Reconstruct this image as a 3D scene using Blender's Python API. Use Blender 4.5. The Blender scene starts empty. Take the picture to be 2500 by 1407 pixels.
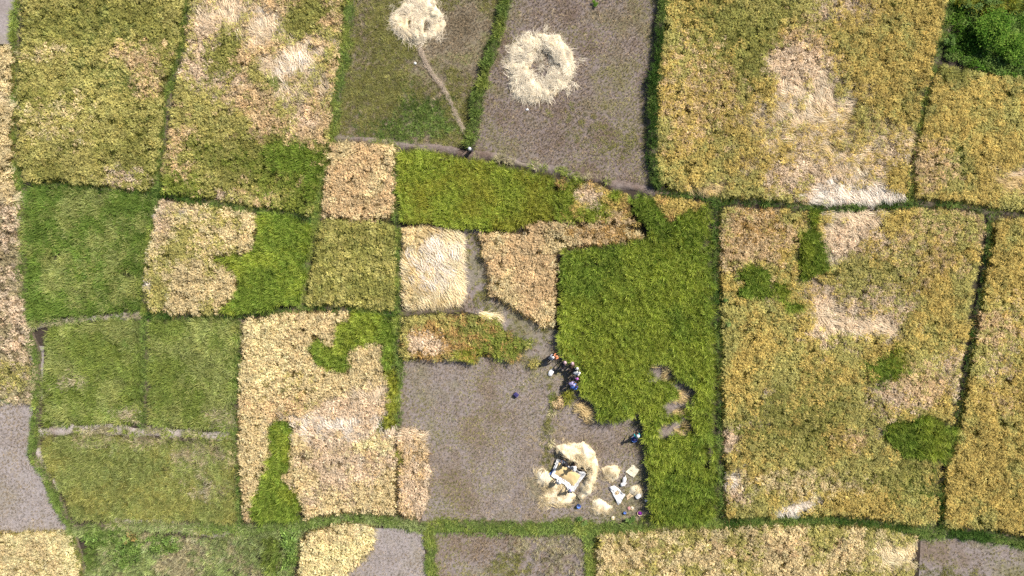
import bpy, bmesh, math, random
import numpy as np

# ------------------------------------------------------------------ camera, sky, sun, exposure
S = bpy.context.scene
COL = S.collection
CAM_H = 66.7                       # metres above the paddies
M_PER_PX = 100.0 / 2500.0          # survey grid: 4 cm per unit, origin under the camera
cam_d = bpy.data.cameras.new('camera')
cam_d.lens = 24.0; cam_d.sensor_width = 36.0; cam_d.clip_end = 3000.0
cam = bpy.data.objects.new('camera', cam_d); COL.objects.link(cam)
cam.location = (0, 0, CAM_H); cam.rotation_euler = (0, 0, 0)
S.camera = cam

SUN_EL, SUN_AZ = 45.0, 50.0        # azimuth clockwise from +Y: the light comes from the upper right
world = bpy.data.worlds.new('World'); S.world = world; world.use_nodes = True
wn = world.node_tree.nodes; wl = world.node_tree.links
sky = wn.new('ShaderNodeTexSky'); sky.sky_type = 'NISHITA'; sky.sun_disc = False
sky.sun_elevation = math.radians(SUN_EL); sky.sun_rotation = math.radians(SUN_AZ)
bg = wn['Background']; bg.inputs['Strength'].default_value = 0.08
wl.new(sky.outputs[0], bg.inputs['Color'])
sun_d = bpy.data.lights.new('sun', 'SUN'); sun_d.energy = 5.0; sun_d.angle = math.radians(0.5); sun_d.color = (1.0, 0.95, 0.88)
sun = bpy.data.objects.new('sun', sun_d); COL.objects.link(sun)
sun.rotation_euler = (math.radians(90 - SUN_EL), 0, math.radians(180 - SUN_AZ))
S.view_settings.view_transform = 'Standard'; S.view_settings.look = 'None'
S.view_settings.gamma = 1.0; S.view_settings.use_curve_mapping = False
S.view_settings.exposure = 0.5
try:
    S.cycles.max_bounces = 4; S.cycles.diffuse_bounces = 2; S.cycles.transmission_bounces = 2; S.cycles.use_denoising = False
except Exception:
    pass

R = np.random.RandomState(7)
random.seed(7)

# ------------------------------------------------------------------ helpers
def W(x, y, z=0.0):
    """survey grid (x right, y down) -> metres; things at height z keep their plan position"""
    f = (CAM_H - z) / CAM_H
    return ((x - 1250.0) * M_PER_PX * f, -(y - 703.5) * M_PER_PX * f)

def WA(poly, z=0.0):
    return np.array([W(x, y, z) for x, y in poly], dtype=float)

def tag(o, label=None, cat=None, group=None, kind=None):
    if label: o['label'] = label
    if cat: o['category'] = cat
    if group: o['group'] = group
    if kind: o['kind'] = kind
    return o

def link(name, mesh, parent=None):
    o = bpy.data.objects.new(name, mesh); COL.objects.link(o)
    if parent is not None: o.parent = parent
    return o

def mesh_from(name, verts, faces, mat=None, smooth=False):
    me = bpy.data.meshes.new(name)
    me.from_pydata([tuple(v) for v in verts], [], [tuple(f) for f in faces])
    if mat is not None: me.materials.append(mat)
    if smooth and len(me.polygons):
        me.polygons.foreach_set('use_smooth', [True] * len(me.polygons))
    me.update()
    return me

_G = {}
def vnoise(x, y, scale, seed):
    """smooth value noise in 0..1"""
    if seed not in _G: _G[seed] = np.random.RandomState(1000 + seed).rand(256, 256)
    g = _G[seed]
    u = np.asarray(x) / scale + 77.3; v = np.asarray(y) / scale + 41.9
    i = np.floor(u).astype(int); j = np.floor(v).astype(int)
    fu = u - i; fv = v - j
    fu = fu * fu * (3 - 2 * fu); fv = fv * fv * (3 - 2 * fv)
    a = g[i % 256, j % 256]; b = g[(i + 1) % 256, j % 256]; c = g[i % 256, (j + 1) % 256]; d = g[(i + 1) % 256, (j + 1) % 256]
    return (a * (1 - fu) + b * fu) * (1 - fv) + (c * (1 - fu) + d * fu) * fv

def fbm(x, y, scale, seed):
    return 0.53 * vnoise(x, y, scale, seed) + 0.30 * vnoise(x, y, scale * 0.47, seed + 1) + 0.17 * vnoise(x, y, scale * 0.21, seed + 2)

def inside(px, py, poly):
    c = np.zeros(len(px), bool); n = len(poly)
    for i in range(n):
        x1, y1 = poly[i]; x2, y2 = poly[(i + 1) % n]
        if y1 == y2: continue
        m = ((y1 > py) != (y2 > py)) & (px < (x2 - x1) * (py - y1) / (y2 - y1) + x1)
        c ^= m
    return c

def seg_dist(px, py, a, b):
    ax, ay = a; bx, by = b
    dx, dy = bx - ax, by - ay
    L = dx * dx + dy * dy + 1e-9
    t = np.clip(((px - ax) * dx + (py - ay) * dy) / L, 0, 1)
    return np.hypot(px - ax - t * dx, py - ay - t * dy)

def smooth(a, b, x):
    t = np.clip((x - a) / (b - a), 0, 1)
    return t * t * (3 - 2 * t)

# ------------------------------------------------------------------ materials
def new_mat(name):
    m = bpy.data.materials.new(name); m.use_nodes = True
    n = m.node_tree.nodes; n.clear()
    return m, n, m.node_tree.links

def plant_material(name, trans=0.15):
    m, n, l = new_mat(name)
    out = n.new('ShaderNodeOutputMaterial')
    def at(nm, ty):
        a = n.new('ShaderNodeAttribute'); a.attribute_name = nm; a.attribute_type = ty; return a
    a, b, k, v = at('ca', 'INSTANCER'), at('cb', 'INSTANCER'), at('k', 'GEOMETRY'), at('v', 'GEOMETRY')
    mx = n.new('ShaderNodeMix'); mx.data_type = 'RGBA'
    l.new(k.outputs['Fac'], mx.inputs['Factor']); l.new(a.outputs['Color'], mx.inputs['A']); l.new(b.outputs['Color'], mx.inputs['B'])
    mp = n.new('ShaderNodeMapRange'); mp.inputs['To Min'].default_value = 0.72; mp.inputs['To Max'].default_value = 1.28
    l.new(v.outputs['Fac'], mp.inputs['Value'])
    sc = n.new('ShaderNodeVectorMath'); sc.operation = 'SCALE'
    l.new(mx.outputs['Result'], sc.inputs[0]); l.new(mp.outputs['Result'], sc.inputs['Scale'])
    d = n.new('ShaderNodeBsdfDiffuse'); t = n.new('ShaderNodeBsdfTranslucent'); ms = n.new('ShaderNodeMixShader')
    ms.inputs[0].default_value = trans
    l.new(sc.outputs[0], d.inputs['Color']); l.new(sc.outputs[0], t.inputs['Color'])
    l.new(d.outputs[0], ms.inputs[1]); l.new(t.outputs[0], ms.inputs[2]); l.new(ms.outputs[0], out.inputs['Surface'])
    return m

def soil_material(name, cols, scale=0.6, bump=0.5, fine=14.0, speck=0.35):
    """earth: a ramp of colours over broad noise, crumbly fine grain and relief"""
    m, n, l = new_mat(name)
    out = n.new('ShaderNodeOutputMaterial'); b = n.new('ShaderNodeBsdfPrincipled')
    b.inputs['Roughness'].default_value = 0.95; b.inputs['Specular IOR Level'].default_value = 0.1
    tc = n.new('ShaderNodeTexCoord')
    nz = n.new('ShaderNodeTexNoise'); nz.inputs['Scale'].default_value = scale; nz.inputs['Detail'].default_value = 6; nz.inputs['Roughness'].default_value = 0.6
    l.new(tc.outputs['Object'], nz.inputs['Vector'])
    rp = n.new('ShaderNodeValToRGB'); rp.color_ramp.elements[0].position = 0.40; rp.color_ramp.elements[1].position = 0.60
    rp.color_ramp.elements[0].color = (*cols[0], 1); rp.color_ramp.elements[1].color = (*cols[-1], 1)
    for i, c in enumerate(cols[1:-1]):
        e = rp.color_ramp.elements.new(0.40 + 0.20 * (i + 1) / (len(cols) - 1)); e.color = (*c, 1)
    n2 = n.new('ShaderNodeTexNoise'); n2.inputs['Scale'].default_value = scale * 0.35; n2.inputs['Detail'].default_value = 3; l.new(tc.outputs['Object'], n2.inputs['Vector'])
    av = n.new('ShaderNodeMath'); av.operation = 'ADD'; hf = n.new('ShaderNodeMath'); hf.operation = 'MULTIPLY'; hf.inputs[1].default_value = 0.5
    l.new(nz.outputs['Fac'], av.inputs[0]); l.new(n2.outputs['Fac'], av.inputs[1]); l.new(av.outputs[0], hf.inputs[0]); l.new(hf.outputs[0], rp.inputs['Fac'])
    fn = n.new('ShaderNodeTexNoise'); fn.inputs['Scale'].default_value = fine / 3.0; fn.inputs['Detail'].default_value = 5; fn.inputs['Roughness'].default_value = 0.75
    l.new(tc.outputs['Object'], fn.inputs['Vector'])
    mr = n.new('ShaderNodeMapRange'); mr.inputs['From Min'].default_value = 0.3; mr.inputs['From Max'].default_value = 0.7
    mr.inputs['To Min'].default_value = 1 - speck; mr.inputs['To Max'].default_value = 1 + speck
    l.new(fn.outputs['Fac'], mr.inputs['Value'])
    sc = n.new('ShaderNodeVectorMath'); sc.operation = 'SCALE'
    l.new(rp.outputs['Color'], sc.inputs[0]); l.new(mr.outputs['Result'], sc.inputs['Scale'])
    l.new(sc.outputs[0], b.inputs['Base Color'])
    bp = n.new('ShaderNodeBump'); bp.inputs['Strength'].default_value = bump; bp.inputs['Distance'].default_value = 0.12
    l.new(fn.outputs['Fac'], bp.inputs['Height']); l.new(bp.outputs['Normal'], b.inputs['Normal'])
    l.new(b.outputs[0], out.inputs['Surface'])
    return m

def cloth_material(name, col, rough=0.75, var=0.12, scale=9.0):
    m, n, l = new_mat(name)
    out = n.new('ShaderNodeOutputMaterial'); b = n.new('ShaderNodeBsdfPrincipled'); b.inputs['Roughness'].default_value = rough
    b.inputs['Specular IOR Level'].default_value = 0.25
    tc = n.new('ShaderNodeTexCoord'); nz = n.new('ShaderNodeTexNoise'); nz.inputs['Scale'].default_value = scale; nz.inputs['Detail'].default_value = 4
    l.new(tc.outputs['Object'], nz.inputs['Vector'])
    mr = n.new('ShaderNodeMapRange'); mr.inputs['From Min'].default_value = 0.3; mr.inputs['From Max'].default_value = 0.7
    mr.inputs['To Min'].default_value = 1 - var; mr.inputs['To Max'].default_value = 1 + var
    l.new(nz.outputs['Fac'], mr.inputs['Value'])
    sc = n.new('ShaderNodeVectorMath'); sc.operation = 'SCALE'; sc.inputs[0].default_value = col
    l.new(mr.outputs['Result'], sc.inputs['Scale']); l.new(sc.outputs[0], b.inputs['Base Color'])
    bp = n.new('ShaderNodeBump'); bp.inputs['Strength'].default_value = 0.3; bp.inputs['Distance'].default_value = 0.02
    l.new(nz.outputs['Fac'], bp.inputs['Height']); l.new(bp.outputs['Normal'], b.inputs['Normal'])
    l.new(b.outputs[0], out.inputs['Surface'])
    return m

PLANT = plant_material('plant_blades')
STRAWM = plant_material('dry_straw', 0.12)
M_GROUND = soil_material('paddy_earth', [(0.04, 0.030, 0.022), (0.06, 0.046, 0.036), (0.045, 0.042, 0.02)], 0.35)
M_STRAWBODY = soil_material('straw_heap', [(0.62, 0.49, 0.30), (0.74, 0.62, 0.42), (0.80, 0.69, 0.50)], 1.2, 0.5, 26.0, 0.2)
M_BUND = soil_material('bund_earth', [(0.07, 0.055, 0.04), (0.13, 0.10, 0.075), (0.09, 0.085, 0.04)], 0.9, 0.8)
M_MUD = soil_material('dry_mud', [(0.30, 0.24, 0.20), (0.40, 0.34, 0.30), (0.46, 0.40, 0.37)], 1.4, 0.9, 18.0, 0.25)

# ------------------------------------------------------------------ plant prototypes (instanced over each crop)
def ribbon(V, F, K, Vv, p0, heading, length, width, lift, droop, k0, k1, nseg=3, v=0.5, roll=0.0):
    """a curved tapering blade: starts at p0, leaves at pitch `lift`, bends down by `droop` over its length"""
    p = np.array(p0, float); pitch = lift
    side = np.array([-math.sin(heading), math.cos(heading), roll])
    base = len(V)
    for i in range(nseg + 1):
        t = i / nseg
        w = width * (1 - 0.75 * t * t)
        V.append(p - side * w / 2); V.append(p + side * w / 2)
        kk = k0 + (k1 - k0) * t
        K += [kk, kk]; Vv += [v, v]
        if i < nseg:
            d = np.array([math.cos(heading) * math.cos(pitch), math.sin(heading) * math.cos(pitch), math.sin(pitch)])
            p = p + d * length / nseg
            pitch -= droop / nseg
    for i in range(nseg):
        a = base + 2 * i
        F.append((a, a + 1, a + 3, a + 2))

def proto(name, build, mat):
    V, F, K, Vv = [], [], [], []
    build(V, F, K, Vv)
    me = mesh_from(name, V, F, mat)
    a = me.attributes.new('k', 'FLOAT', 'POINT'); a.data.foreach_set('value', np.array(K, 'f'))
    a = me.attributes.new('v', 'FLOAT', 'POINT'); a.data.foreach_set('value', np.array(Vv, 'f'))
    return bpy.data.objects.new(name, me)          # never linked: only its geometry is scattered

def b_rice(seed, nleaf=12, npan=22, h=0.80, rad=0.17, pl=0.26, pw=0.034):
    rs = np.random.RandomState(seed)
    def f(V, F, K, Vv):
        for i in range(nleaf):
            a = rs.rand() * 6.283; r = rad * math.sqrt(rs.rand()); hd = a + rs.randn() * 0.7
            ribbon(V, F, K, Vv, (r * math.cos(a), r * math.sin(a), 0.02), hd, h * rs.uniform(0.85, 1.25), 0.035, 1.35 - 0.5 * rs.rand(), rs.uniform(0.5, 1.9), 0, 0.15, 3, rs.rand())
        for i in range(npan):
            a = rs.rand() * 6.283; r = rad * 1.25 * math.sqrt(rs.rand()); hd = a + rs.randn() * 0.6
            z = h * rs.uniform(0.80, 1.08)
            ribbon(V, F, K, Vv, (r * math.cos(a), r * math.sin(a), z), hd, pl * rs.uniform(0.7, 1.2), pw * rs.uniform(0.7, 1.3), rs.uniform(0.1, 0.9), rs.uniform(0.8, 2.0), 1, 1, 3, rs.rand(), rs.randn() * 0.35)
    return f

def b_green(seed, n=32, h=1.25, rad=0.17, w=0.034):
    rs = np.random.RandomState(seed)
    def f(V, F, K, Vv):
        for i in range(n):
            a = rs.rand() * 6.283; r = rad * math.sqrt(rs.rand()); hd = a + rs.randn() * 0.8
            tip = 1.0 if i % 3 == 0 else rs.rand() * 0.6
            ribbon(V, F, K, Vv, (r * math.cos(a), r * math.sin(a), h * 0.25), hd, h * rs.uniform(0.5, 0.82), w * rs.uniform(0.7, 1.3), 1.52 - 0.38 * rs.rand(), rs.uniform(0.3, 1.5), 0, tip, 3, rs.rand(), rs.randn() * 0.2)
    return f

def b_lodged(seed, n=26, L=0.85, w=0.028, spread=0.22, hmax=0.40):
    """stalks pressed flat, all lying along +X"""
    rs = np.random.RandomState(seed)
    def f(V, F, K, Vv):
        for i in range(n):
            ribbon(V, F, K, Vv, (-L * 0.45 + rs.randn() * 0.12, rs.randn() * spread * 0.6, rs.uniform(0.06, hmax)), rs.randn() * 0.22, L * rs.uniform(0.6, 1.15), w * rs.uniform(0.6, 1.2), rs.uniform(-0.05, 0.3), rs.uniform(0.1, 0.6), rs.uniform(0.4, 1), 1, 3, rs.rand(), rs.randn() * 0.25)
    return f

def b_grass(seed, n=26, h=0.34, rad=0.16, w=0.025):
    rs = np.random.RandomState(seed)
    def f(V, F, K, Vv):
        for i in range(n):
            a = rs.rand() * 6.283; r = rad * math.sqrt(rs.rand()); hd = a + rs.randn() * 0.6
            ribbon(V, F, K, Vv, (r * math.cos(a), r * math.sin(a), 0), hd, h * rs.uniform(0.7, 1.4), w * rs.uniform(0.7, 1.3), 1.3 - 0.8 * rs.rand(), rs.uniform(0.6, 1.8), 0, rs.rand(), 3, rs.rand())
    return f

def b_stubble(seed, n=9, h=0.14, rad=0.09):
    rs = np.random.RandomState(seed)
    def f(V, F, K, Vv):
        for i in range(n):
            a = rs.rand() * 6.283; r = rad * math.sqrt(rs.rand())
            ribbon(V, F, K, Vv, (r * math.cos(a), r * math.sin(a), 0), rs.rand() * 6.283, h * rs.uniform(0.6, 1.4), 0.024, 1.5 - 0.9 * rs.rand(), 0.3, 0, 1, 2, rs.rand())
        for i in range(4):      # bits of fallen leaf between the cut stalks
            ribbon(V, F, K, Vv, (rs.randn() * 0.12, rs.randn() * 0.12, 0.025), rs.rand() * 6.283, 0.22 * rs.uniform(0.6, 1.3), 0.02, 0.15, 0.3, 1, 1, 2, rs.rand())
    return f

def b_weed(seed, n=46, h=0.5, rad=0.30, w=0.06):
    """broad-leaved weeds: stems carrying short wide leaves at all heights"""
    rs = np.random.RandomState(seed)
    def f(V, F, K, Vv):
        for i in range(n):
            a = rs.rand() * 6.283; r = rad * math.sqrt(rs.rand())
            z = h * (1 - (r / rad) ** 2 * 0.6) * rs.uniform(0.25, 1.05)
            ribbon(V, F, K, Vv, (r * math.cos(a), r * math.sin(a), z), a + rs.randn() * 0.9, rs.uniform(0.10, 0.26), w * rs.uniform(0.6, 1.3), rs.uniform(0.0, 0.9), rs.uniform(0.3, 1.4), rs.rand() * 0.4, rs.rand(), 2, rs.rand(), rs.randn() * 0.4)
        for i in range(6):
            a = rs.rand() * 6.283
            ribbon(V, F, K, Vv, (0, 0, 0), a, h * 1.1, 0.018, 1.3 - 0.4 * rs.rand(), 0.4, 0, 0, 2, rs.rand())
    return f

def b_straw(seed, n=28, L=0.75, w=0.018, hmax=0.06, spread=0.16, ang=0.5):
    rs = np.random.RandomState(seed)
    def f(V, F, K, Vv):
        for i in range(n):
            ribbon(V, F, K, Vv, (-L * 0.5 + rs.randn() * 0.15, rs.randn() * spread, rs.uniform(0.0, hmax)), rs.randn() * ang, L * rs.uniform(0.5, 1.2), w * rs.uniform(0.7, 1.4), rs.uniform(-0.05, 0.35), rs.uniform(0.1, 0.7), rs.rand(), rs.rand(), 2, rs.rand(), rs.randn() * 0.3)
    return f

P_RICE = [proto('rice_clump', b_rice(10 + i), PLANT) for i in range(5)]
P_GREEN = [proto('green_rice_clump', b_green(30 + i), PLANT) for i in range(5)]
P_LODGE = [proto('lodged_clump', b_lodged(50 + i), PLANT) for i in range(5)]
P_GRASS = [proto('grass_tuft', b_grass(70 + i), PLANT) for i in range(4)]
P_STUB = [proto('stubble_tuft', b_stubble(90 + i), PLANT) for i in range(4)]
P_WEED = [proto('weed_tuft', b_weed(110 + i), PLANT) for i in range(4)]
P_STRAW = [proto('straw_wisp', b_straw(130 + i), STRAWM) for i in range(5)]
SETS = {'rice': P_RICE, 'green': P_GREEN, 'lodge': P_LODGE, 'grass': P_GRASS, 'stub': P_STUB, 'weed': P_WEED, 'straw': P_STRAW}
ALLP, OFF = [], {}
for kname, lst in SETS.items():
    OFF[kname] = (len(ALLP), len(lst)); ALLP += lst

def scatter_group():
    g = bpy.data.node_groups.new('scatter_plants', 'GeometryNodeTree')
    g.interface.new_socket('Geometry', in_out='INPUT', socket_type='NodeSocketGeometry')
    g.interface.new_socket('Geometry', in_out='OUTPUT', socket_type='NodeSocketGeometry')
    n, l = g.nodes, g.links
    gi = n.new('NodeGroupInput'); go = n.new('NodeGroupOutput')
    join = n.new('GeometryNodeJoinGeometry')
    for o in reversed(ALLP):
        oi = n.new('GeometryNodeObjectInfo'); oi.inputs['Object'].default_value = o; oi.inputs['As Instance'].default_value = False
        ti = n.new('GeometryNodeGeometryToInstance')
        l.new(oi.outputs['Geometry'], ti.inputs[0]); l.new(ti.outputs[0], join.inputs[0])
    iop = n.new('GeometryNodeInstanceOnPoints')
    def na(nm, dt):
        a = n.new('GeometryNodeInputNamedAttribute'); a.data_type = dt; a.inputs['Name'].default_value = nm; return a.outputs['Attribute']
    l.new(gi.outputs[0], iop.inputs['Points']); l.new(join.outputs[0], iop.inputs['Instance'])
    iop.inputs['Pick Instance'].default_value = True
    l.new(na('var', 'INT'), iop.inputs['Instance Index'])
    er = n.new('FunctionNodeEulerToRotation'); l.new(na('rot', 'FLOAT_VECTOR'), er.inputs[0]); l.new(er.outputs[0], iop.inputs['Rotation'])
    l.new(na('scl', 'FLOAT_VECTOR'), iop.inputs['Scale'])
    l.new(iop.outputs[0], go.inputs[0])
    return g
SCATTER = scatter_group()

def scatter_obj(name, xyz, rot, scl, var, ca, cb, parent=None):
    me = bpy.data.meshes.new(name)
    N = len(xyz)
    me.vertices.add(N); me.vertices.foreach_set('co', np.asarray(xyz, 'f').ravel())
    for nm, ty, dat, key in (('rot', 'FLOAT_VECTOR', rot, 'vector'), ('scl', 'FLOAT_VECTOR', scl, 'vector'), ('ca', 'FLOAT_VECTOR', ca, 'vector'), ('cb', 'FLOAT_VECTOR', cb, 'vector')):
        a = me.attributes.new(nm, ty, 'POINT'); a.data.foreach_set(key, np.asarray(dat, 'f').ravel())
    a = me.attributes.new('var', 'INT', 'POINT'); a.data.foreach_set('value', np.asarray(var, 'i'))
    o = link(name, me, parent)
    md = o.modifiers.new('scatter', 'NODES'); md.node_group = SCATTER
    return o

# ------------------------------------------------------------------ crop colours (albedo; the dark bund grass has shade put in): leaf, ear/tip, prototype, height factor
ST = {
    'olive': ((.095, .115, .018), (.33, .31, .085), 'rice', 0.95),
    'olivey': ((.13, .145, .022), (.51, .45, .145), 'rice', 0.95),
    'gold': ((.17, .14, .022), (.63, .475, .145), 'rice', 1.0),
    'rust':   ((.22, .15, .040), (.52, .33, .120), 'rice', 0.95),
    'straw': ((.29, .22, .065), (.77, .61, .325), 'rice', 1.0),
    'pale':   ((.44, .38, .120), (.84, .72, .380), 'rice', 1.0),
    'tan': ((.26, .175, .060), (.72, .52, .280), 'rice', 0.95),
    'pink': ((.36, .26, .140), (.77, .59, .395), 'rice', 0.8),
    'lime': ((.20, .27, .022), (.54, .59, .115), 'green', 1.0),
    'green': ((.12, .20, .020), (.39, .47, .090), 'green', 1.0),
    'ygreen': ((.22, .24, .022), (.50, .48, .095), 'green', 0.95),
    'dgreen': ((.07, .135, .018), (.25, .325, .070), 'green', 0.66),
    'dolive': ((.10, .15, .022), (.34, .39, .098), 'green', 0.6),
    'mgreen': ((.145, .185, .036), (.47, .48, .170), 'green', 0.58),
    'mpink': ((.30, .245, .130), (.64, .54, .360), 'green', 0.52),
    'molive': ((.175, .185, .036), (.50, .46, .155), 'green', 0.55),
    'ogreen': ((.08, .125, .014), (.25, .28, .055), 'rice', 0.95),
    'dull': ((.17, .14, .07), (.46, .38, .21), 'rice', 0.55),
    'lpink': ((.48, .36, .21), (.84, .68, .47), 'lodge', 1.0),
    'lwhite': ((.68, .56, .42), (.94, .83, .68), 'lodge', 1.0),
    'lcream': ((.60, .46, .24), (.94, .79, .50), 'lodge', 1.0),
    'lgold':  ((.34, .25, .10), (.74, .56, .28), 'lodge', 1.1),
    'bund': ((.11, .175, .035), (.34, .41, .115), 'grass', 1.0),
    'bundy': ((.18, .23, .035), (.50, .53, .15), 'grass', 1.0),
    'bundshade': ((.045, .095, .018), (.10, .17, .035), 'grass', 1.1),  # grass colour darkened to stand in for the shadow lines between plots
    'weed': ((.10, .175, .03), (.30, .39, .11), 'weed', 1.0),
    'weedb': ((.20, .26, .075), (.56, .59, .27), 'grass', 1.3),
    'weedp': ((.34, .30, .16), (.66, .57, .36), 'grass', 1.2),
    'shrub': ((.05, .125, .014), (.19, .31, .045), 'weed', 1.3),
    'stub':   ((.17, .13, .09), (.42, .34, .23), 'stub', 0.9),
    'stubg':  ((.15, .15, .045), (.38, .34, .13), 'stub', 1.0),
}

def field(name, label, cat, poly, style, spacing=0.25, zc=0.75, second=None, sec_scale=2.6, sec_amt=0.45, patches=(), holes=(), lean=None, flow=0.0, edge=0.14, keep=1.0, group=None, hmul=1.0, hvar=0.11, pits=0.12, base=0.0, seed=0, parent=None, kind='stuff', jit=0.16, gaps=0.26, inset=0.16, hinset=0.1, flowvar=3.2, lsize=1.0):
    P = WA(poly, zc)
    HO = [WA(h, 0.55) for h in holes]
    x0, y0 = P.min(0) - 0.4; x1, y1 = P.max(0) + 0.4
    gx, gy = np.meshgrid(np.arange(x0, x1, spacing), np.arange(y0, y1, spacing * 0.92))
    gx = gx + (np.arange(gx.shape[0]) % 2)[:, None] * spacing * 0.5
    x = gx.ravel(); y = gy.ravel()
    x = x + R.uniform(-0.7, 0.7, len(x)) * spacing; y = y + R.uniform(-0.7, 0.7, len(y)) * spacing
    ex = x + (fbm(x, y, 1.6, 3) - 0.5) * 2 * edge; ey = y + (fbm(x, y, 1.6, 23) - 0.5) * 2 * edge
    ok = inside(ex, ey, P)
    if inset > 0:
        for i in range(len(P)): ok &= seg_dist(ex, ey, P[i], P[(i + 1) % len(P)]) > inset
    for h in HO:
        ok &= ~inside(ex, ey, h)
        if hinset > 0:
            for i in range(len(h)): ok &= seg_dist(ex, ey, h[i], h[(i + 1) % len(h)]) > hinset
    if gaps > 0: ok &= (0.72 * vnoise(x, y, 0.30, 160 + seed) + 0.28 * vnoise(x, y, 1.1, 165 + seed)) > gaps
    if keep < 1.0: ok &= (R.rand(len(x)) * 0.6 + fbm(x, y, 1.1, 60 + seed) * 0.8) < keep * 1.15
    x = x[ok]; y = y[ok]; N = len(x)
    names = [style] + ([second] if second else [])
    which = np.zeros(N, int)
    if second:
        t = (fbm(x, y, sec_scale, 40 + seed) - 0.5) * 2.6 + 0.5 + R.randn(N) * 0.22
        which[t > 1.0 - sec_amt] = 1
    ang = np.full(N, np.nan)
    for (cx, cy, rx, ry, rot, st, amt) in patches:
        wx, wy = W(cx, cy, zc)
        c, s = math.cos(math.radians(-rot)), math.sin(math.radians(-rot))
        dx, dy = x - wx, y - wy
        u = (dx * c + dy * s) / (rx * M_PER_PX); v = (-dx * s + dy * c) / (ry * M_PER_PX)
        d = np.hypot(u, v)
        pr = amt * 1.25 * smooth(1.55, 0.40, d + (fbm(x, y, 1.7, 80 + seed) - 0.5) * 1.7)
        hit = R.rand(N) < pr
        if st not in names: names.append(st)
        which[hit] = names.index(st)
    ca = np.zeros((N, 3)); cb = np.zeros((N, 3)); var = np.zeros(N, int); hf = np.ones(N); lodg = np.zeros(N, bool)
    for i, st in enumerate(names):
        m = which == i; a, b, ty, h = ST[st]
        ca[m] = a; cb[m] = b; hf[m] = h
        o, c = OFF[ty]; var[m] = o + R.randint(0, c, m.sum())
        lodg[m] = ty == 'lodge'
    br = np.exp(R.randn(N) * jit) * (0.72 + 0.56 * fbm(x, y, 0.7, 90 + seed)) * (0.88 + 0.24 * vnoise(x, y, 6.0, 95))
    ca *= br[:, None]; cb *= br[:, None]
    hue = R.randn(N, 1) * 0.035
    ca *= np.concatenate([1 + hue, 1 - 0 * hue, 1 - hue], 1); cb *= np.concatenate([1 + hue, 1 - 0 * hue, 1 - hue], 1)
    size = R.uniform(0.82, 1.2, N) * np.clip(spacing, 0.2, 0.34) / 0.30
    h = hmul * hf * (1 + R.randn(N) * hvar) * (0.79 + 0.42 * (0.5 * fbm(x, y, 1.5, 120 + seed) + 0.5 * vnoise(x, y, 0.45, 125 + seed)))
    pit = R.rand(N) < pits; h[pit] *= 0.55
    rot = np.zeros((N, 3)); rot[:, 2] = R.rand(N) * 6.283
    if lean is not None:      # wind lean: a tilt towards one side
        la, lm = lean
        rot[:, 0] = -math.sin(math.radians(la)) * 0; rot[:, 2] = math.radians(la) + R.randn(N) * 0.7; rot[:, 1] = lm * (1 + R.randn(N) * 0.3)
    else:
        rot[:, 0] = R.randn(N) * 0.14; rot[:, 1] = R.randn(N) * 0.14
    fl = math.radians(flow) + (fbm(x, y, 1.8, 140 + seed) - 0.5) * flowvar + R.randn(N) * (0.12 + 0.06 * flowvar)
    rot[lodg, 2] = fl[lodg]; rot[lodg, 0] = 0; rot[lodg, 1] = R.randn(lodg.sum()) * 0.06
    scl = np.stack([size, size, h], 1); scl[lodg, 2] = R.uniform(0.7, 1.5, lodg.sum()); scl[lodg, :2] = lsize * R.uniform(0.8, 1.2, lodg.sum())[:, None]
    o = scatter_obj(name, np.stack([x, y, np.full(N, base)], 1), rot, scl, var, ca, cb, parent)
    if kind: o['kind'] = kind
    tag(o, label, cat, group)
    return o

# ------------------------------------------------------------------ the setting: ground, bare plots, bunds
def far_fields_material():
    m, n, l = new_mat('distant_paddies')
    out = n.new('ShaderNodeOutputMaterial'); b = n.new('ShaderNodeBsdfPrincipled'); b.inputs['Roughness'].default_value = 0.95
    tc = n.new('ShaderNodeTexCoord'); vo = n.new('ShaderNodeTexVoronoi'); vo.distance = 'CHEBYCHEV'; vo.inputs['Scale'].default_value = 0.055
    l.new(tc.outputs['Object'], vo.inputs['Vector'])
    rp = n.new('ShaderNodeValToRGB'); rp.color_ramp.interpolation = 'CONSTANT'
    cs = [(0.0, (.26, .20, .06)), (0.2, (.11, .14, .03)), (0.38, (.34, .25, .10)), (0.55, (.20, .16, .13)), (0.7, (.18, .19, .04)), (0.85, (.30, .21, .06))]
    rp.color_ramp.elements[0].color = (*cs[0][1], 1); rp.color_ramp.elements[1].position = cs[1][0]; rp.color_ramp.elements[1].color = (*cs[1][1], 1)
    for p, c in cs[2:]:
        e = rp.color_ramp.elements.new(p); e.color = (*c, 1)
    sp = n.new('ShaderNodeSeparateColor'); l.new(vo.outputs['Color'], sp.inputs[0]); l.new(sp.outputs[0], rp.inputs['Fac'])
    nz = n.new('ShaderNodeTexNoise'); nz.inputs['Scale'].default_value = 3.0; nz.inputs['Detail'].default_value = 6; l.new(tc.outputs['Object'], nz.inputs['Vector'])
    mr = n.new('ShaderNodeMapRange'); mr.inputs['To Min'].default_value = 0.5; mr.inputs['To Max'].default_value = 1.5; l.new(nz.outputs['Fac'], mr.inputs['Value'])
    sc = n.new('ShaderNodeVectorMath'); sc.operation = 'SCALE'; l.new(rp.outputs['Color'], sc.inputs[0]); l.new(mr.outputs['Result'], sc.inputs['Scale'])
    l.new(sc.outputs[0], b.inputs['Base Color']); l.new(b.outputs[0], out.inputs['Surface'])
    return m

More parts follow.
